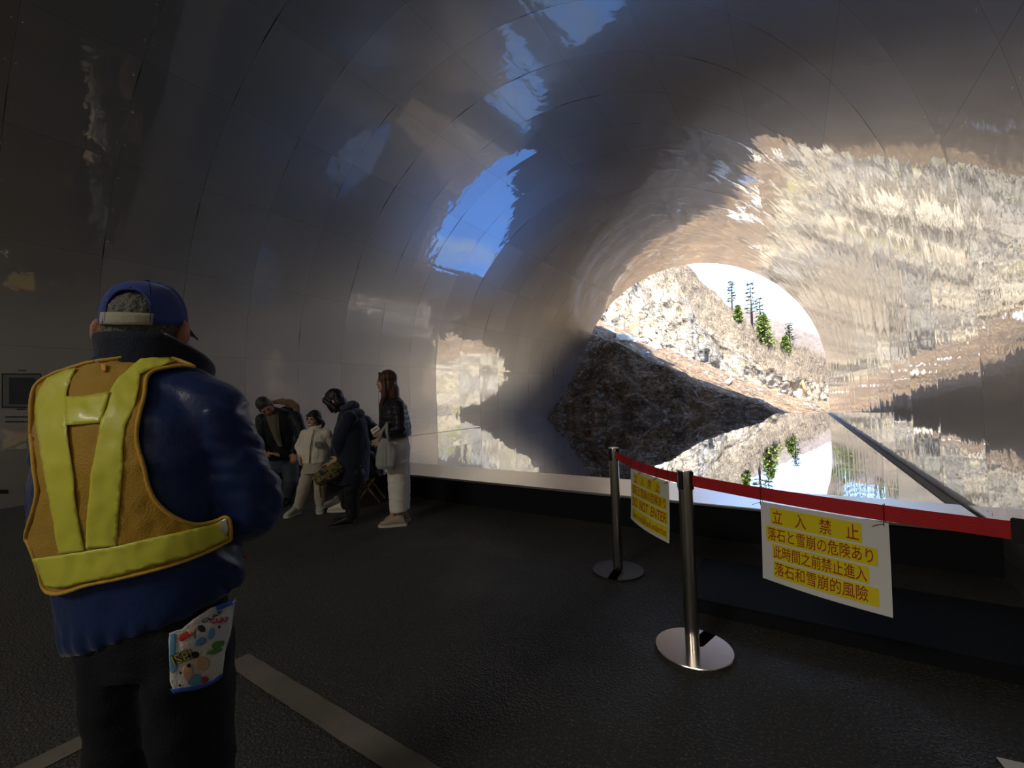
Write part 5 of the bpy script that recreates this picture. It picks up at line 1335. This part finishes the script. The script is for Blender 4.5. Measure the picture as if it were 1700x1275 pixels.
vest = patch('vest', VOUT, .012, MESHV, man, VB, 6, .002, .004, 1)
bm = bmesh.new(); vo = dens(smooth_poly(VOUT, 2), 4); add_tube(bm, [lay(p.x, p.y, VB, .0135) for p in vo] + [lay(vo[0].x, vo[0].y, VB, .0135)], .0042, 8); bm_obj('binding', bm, PIPE, vest, True)
STR = {
 'back_strip': [[(118, 618), (134, 614), (125, 630), (120, 645), (119, 663), (119, 706), (122, 740), (127, 774), (130, 800), (135, 853), (141, 885), (147, 911), (106, 918), (98, 873), (90, 825), (81, 775), (76, 741), (69, 703), (66, 672), (70, 652), (86, 633)],
                [(243, 595), (266, 597), (292, 605), (270, 612), (250, 618), (236, 626), (232, 654), (225, 682), (212, 706), (208, 741), (208, 775), (204, 815), (200, 861), (198, 904), (148, 908), (152, 850), (157, 787), (165, 745), (173, 703), (187, 655), (198, 634), (218, 615)]],
 'cross_strip': [[(119, 663), (150, 661), (188, 655), (180, 680), (173, 703), (145, 706), (119, 708)]],
 'waist_strip': [[(67, 923), (106, 918), (147, 912), (198, 904), (251, 891), (300, 881), (345, 870), (379, 858), (383, 872), (378, 891), (337, 912), (314, 920), (235, 942), (190, 955), (145, 963), (112, 972), (86, 969), (76, 946)]]}
for nm, polys in STR.items():
    for q, poly in enumerate(polys): patch(nm, poly, .0165 + (.002 if nm != 'back_strip' else 0), LIME, vest, VB, 6, .0015, .004)
patch('neck_tag', [(173, 607), (181, 607), (181, 619), (174, 619)], .0175, simple('orange_tag', (.75, .38, .03), .6), vest, VB, 3, .0012)
patch('side_patch', [(366, 862), (380, 857), (383, 874), (379, 884), (368, 886)], .0195, simple('silver_patch', (.55, .56, .52), .3, .3), vest, VB, 4, .0012)
# cloth hanging from the back pocket
tw = Q(.13, -.15, .62); towel = empty('hand_towel', lay(330, 1060, [BV_TR], .01)); tag(towel, 'white printed hand towel with blue hem hanging from the back pocket', 'towel')
TB = [BV_TR]
TOUT = [(281, 1050), (302, 1043), (318, 1027), (345, 1009), (381, 997), (379, 1020), (375, 1045), (371, 1066), (366, 1085), (363, 1103), (362, 1118), (348, 1130), (325, 1138), (288, 1144), (284, 1128), (283, 1100)]
TWM = cloth('white_towelling', (.60, .57, .54), .95, .4, .4, 200, .05)
patch('towel_cloth', TOUT, .020, TWM, towel, TB, 4, .004, .003)
BLU = cloth('blue_hem', (.03, .10, .50), .8, .2)
patch('hem', [(284, 1141), (325, 1135), (348, 1127), (361, 1116), (362, 1120), (348, 1132), (325, 1141), (288, 1147)], .0215, BLU, towel, TB, 4, .004)
patch('hem', [(352, 1006), (381, 996), (381, 1004), (366, 1009), (354, 1013)], .0225, BLU, towel, TB, 4, .003)
def blob(px, py, rx, ry, a=0.0, n=14):
    return [(px + rx * math.cos(t) * math.cos(a) - ry * math.sin(t) * math.sin(a), py + rx * math.cos(t) * math.sin(a) + ry * math.sin(t) * math.cos(a)) for t in [2 * math.pi * k / n for k in range(n)]]
pr = {'printed_blue': ((.10, .28, .48), [[(283, 1053), (291, 1051), (292, 1080), (294, 1108), (289, 1116), (284, 1112)], blob(328, 1063, 9, 6, -.4), blob(319, 1126, 12, 9, -.3), blob(344, 1052, 5, 9, .3)]),
      'printed_red': ((.45, .03, .03), [blob(306, 1057, 11, 5, -.5), blob(334, 1125, 7, 5, -.3)]), 'printed_green': ((.06, .25, .05), [blob(354, 1070, 10, 6, -.3), blob(350, 1080, 12, 4, -.2)]),
      'printed_peach': ((.55, .33, .20), [blob(331, 1100, 11, 12), blob(309, 1114, 8, 13), blob(316, 1049, 5, 7, .5)]), 'printed_black': ((.02, .02, .025), [blob(319, 1085, 8, 6, -.2), blob(330, 1046, 6, 5, .3), blob(311, 1103, 3, 4), blob(297, 1134, 1.5, 2), blob(299, 1115, 1.5, 2), blob(356, 1042, 1.5, 2)])}
for nm, (c, polys) in pr.items():
    m = simple(nm, c, .9)
    for poly in polys: patch(nm, poly, .0232, m, towel, TB, 2.5, .0006)
def tsurf(x0, y0, x1, y1, h):
    a = math.atan2(y1 - y0, x1 - x0)
    return (lambda u, v: lay(x0 + (x1 - x0) * u - math.sin(a) * h * v, y0 + (y1 - y0) * u + math.cos(a) * h * v, TB, .0246)), (lambda u, v: (CAMP - at(330, 1060, 1.0)).normalized())
PRG, PRR, PRY = simple('dark_green_print', (.02, .05, .04), .9), simple('red_cloth_print', (.45, .02, .03), .9), simple('yellow_cloth_print', (.55, .46, .05), .9)
for s_, x0, y0, x1, y1, h, m, bo in (('CLAP', 328, 1029, 358, 1012, 9, PRG, .03), ('CLAP', 342, 1030, 369, 1026, 9, PRR, .03), ('ISE!', 283.5, 1084, 313, 1073, 18, MAT_INK, .05), ('ISE!', 284.5, 1085, 312, 1074.5, 15.5, PRY, .0)):
    sf, nr = tsurf(x0, y0, x1, y1, h); lettering(s_, 0, 1, 0, 1, sf, nr, .0012 if m is PRY else 0.0, m, towel, bo)
# the thin stick he holds
tip = at(413, 928, 1.24); b0 = wr[1] + F_ * .06 - R_ * .05
root = empty('baton', tip); tag(root, 'thin dark stick with orange tip showing past the coat of the nearest man', 'stick')
b0 = tip + (at(380, 912, 1.26) - tip) * 1.6
bm = bmesh.new(); add_tube(bm, [b0, tip.lerp(b0, .12)], .0035, 10); bm_obj('shaft', bm, MAT_BLACK, root, True)
bm = bmesh.new(); add_tube(bm, [tip.lerp(b0, .12), tip], [.0036, .003], 10); bm_obj('tip', bm, simple('orange_tip', (.65, .16, .03), .5), root, True)
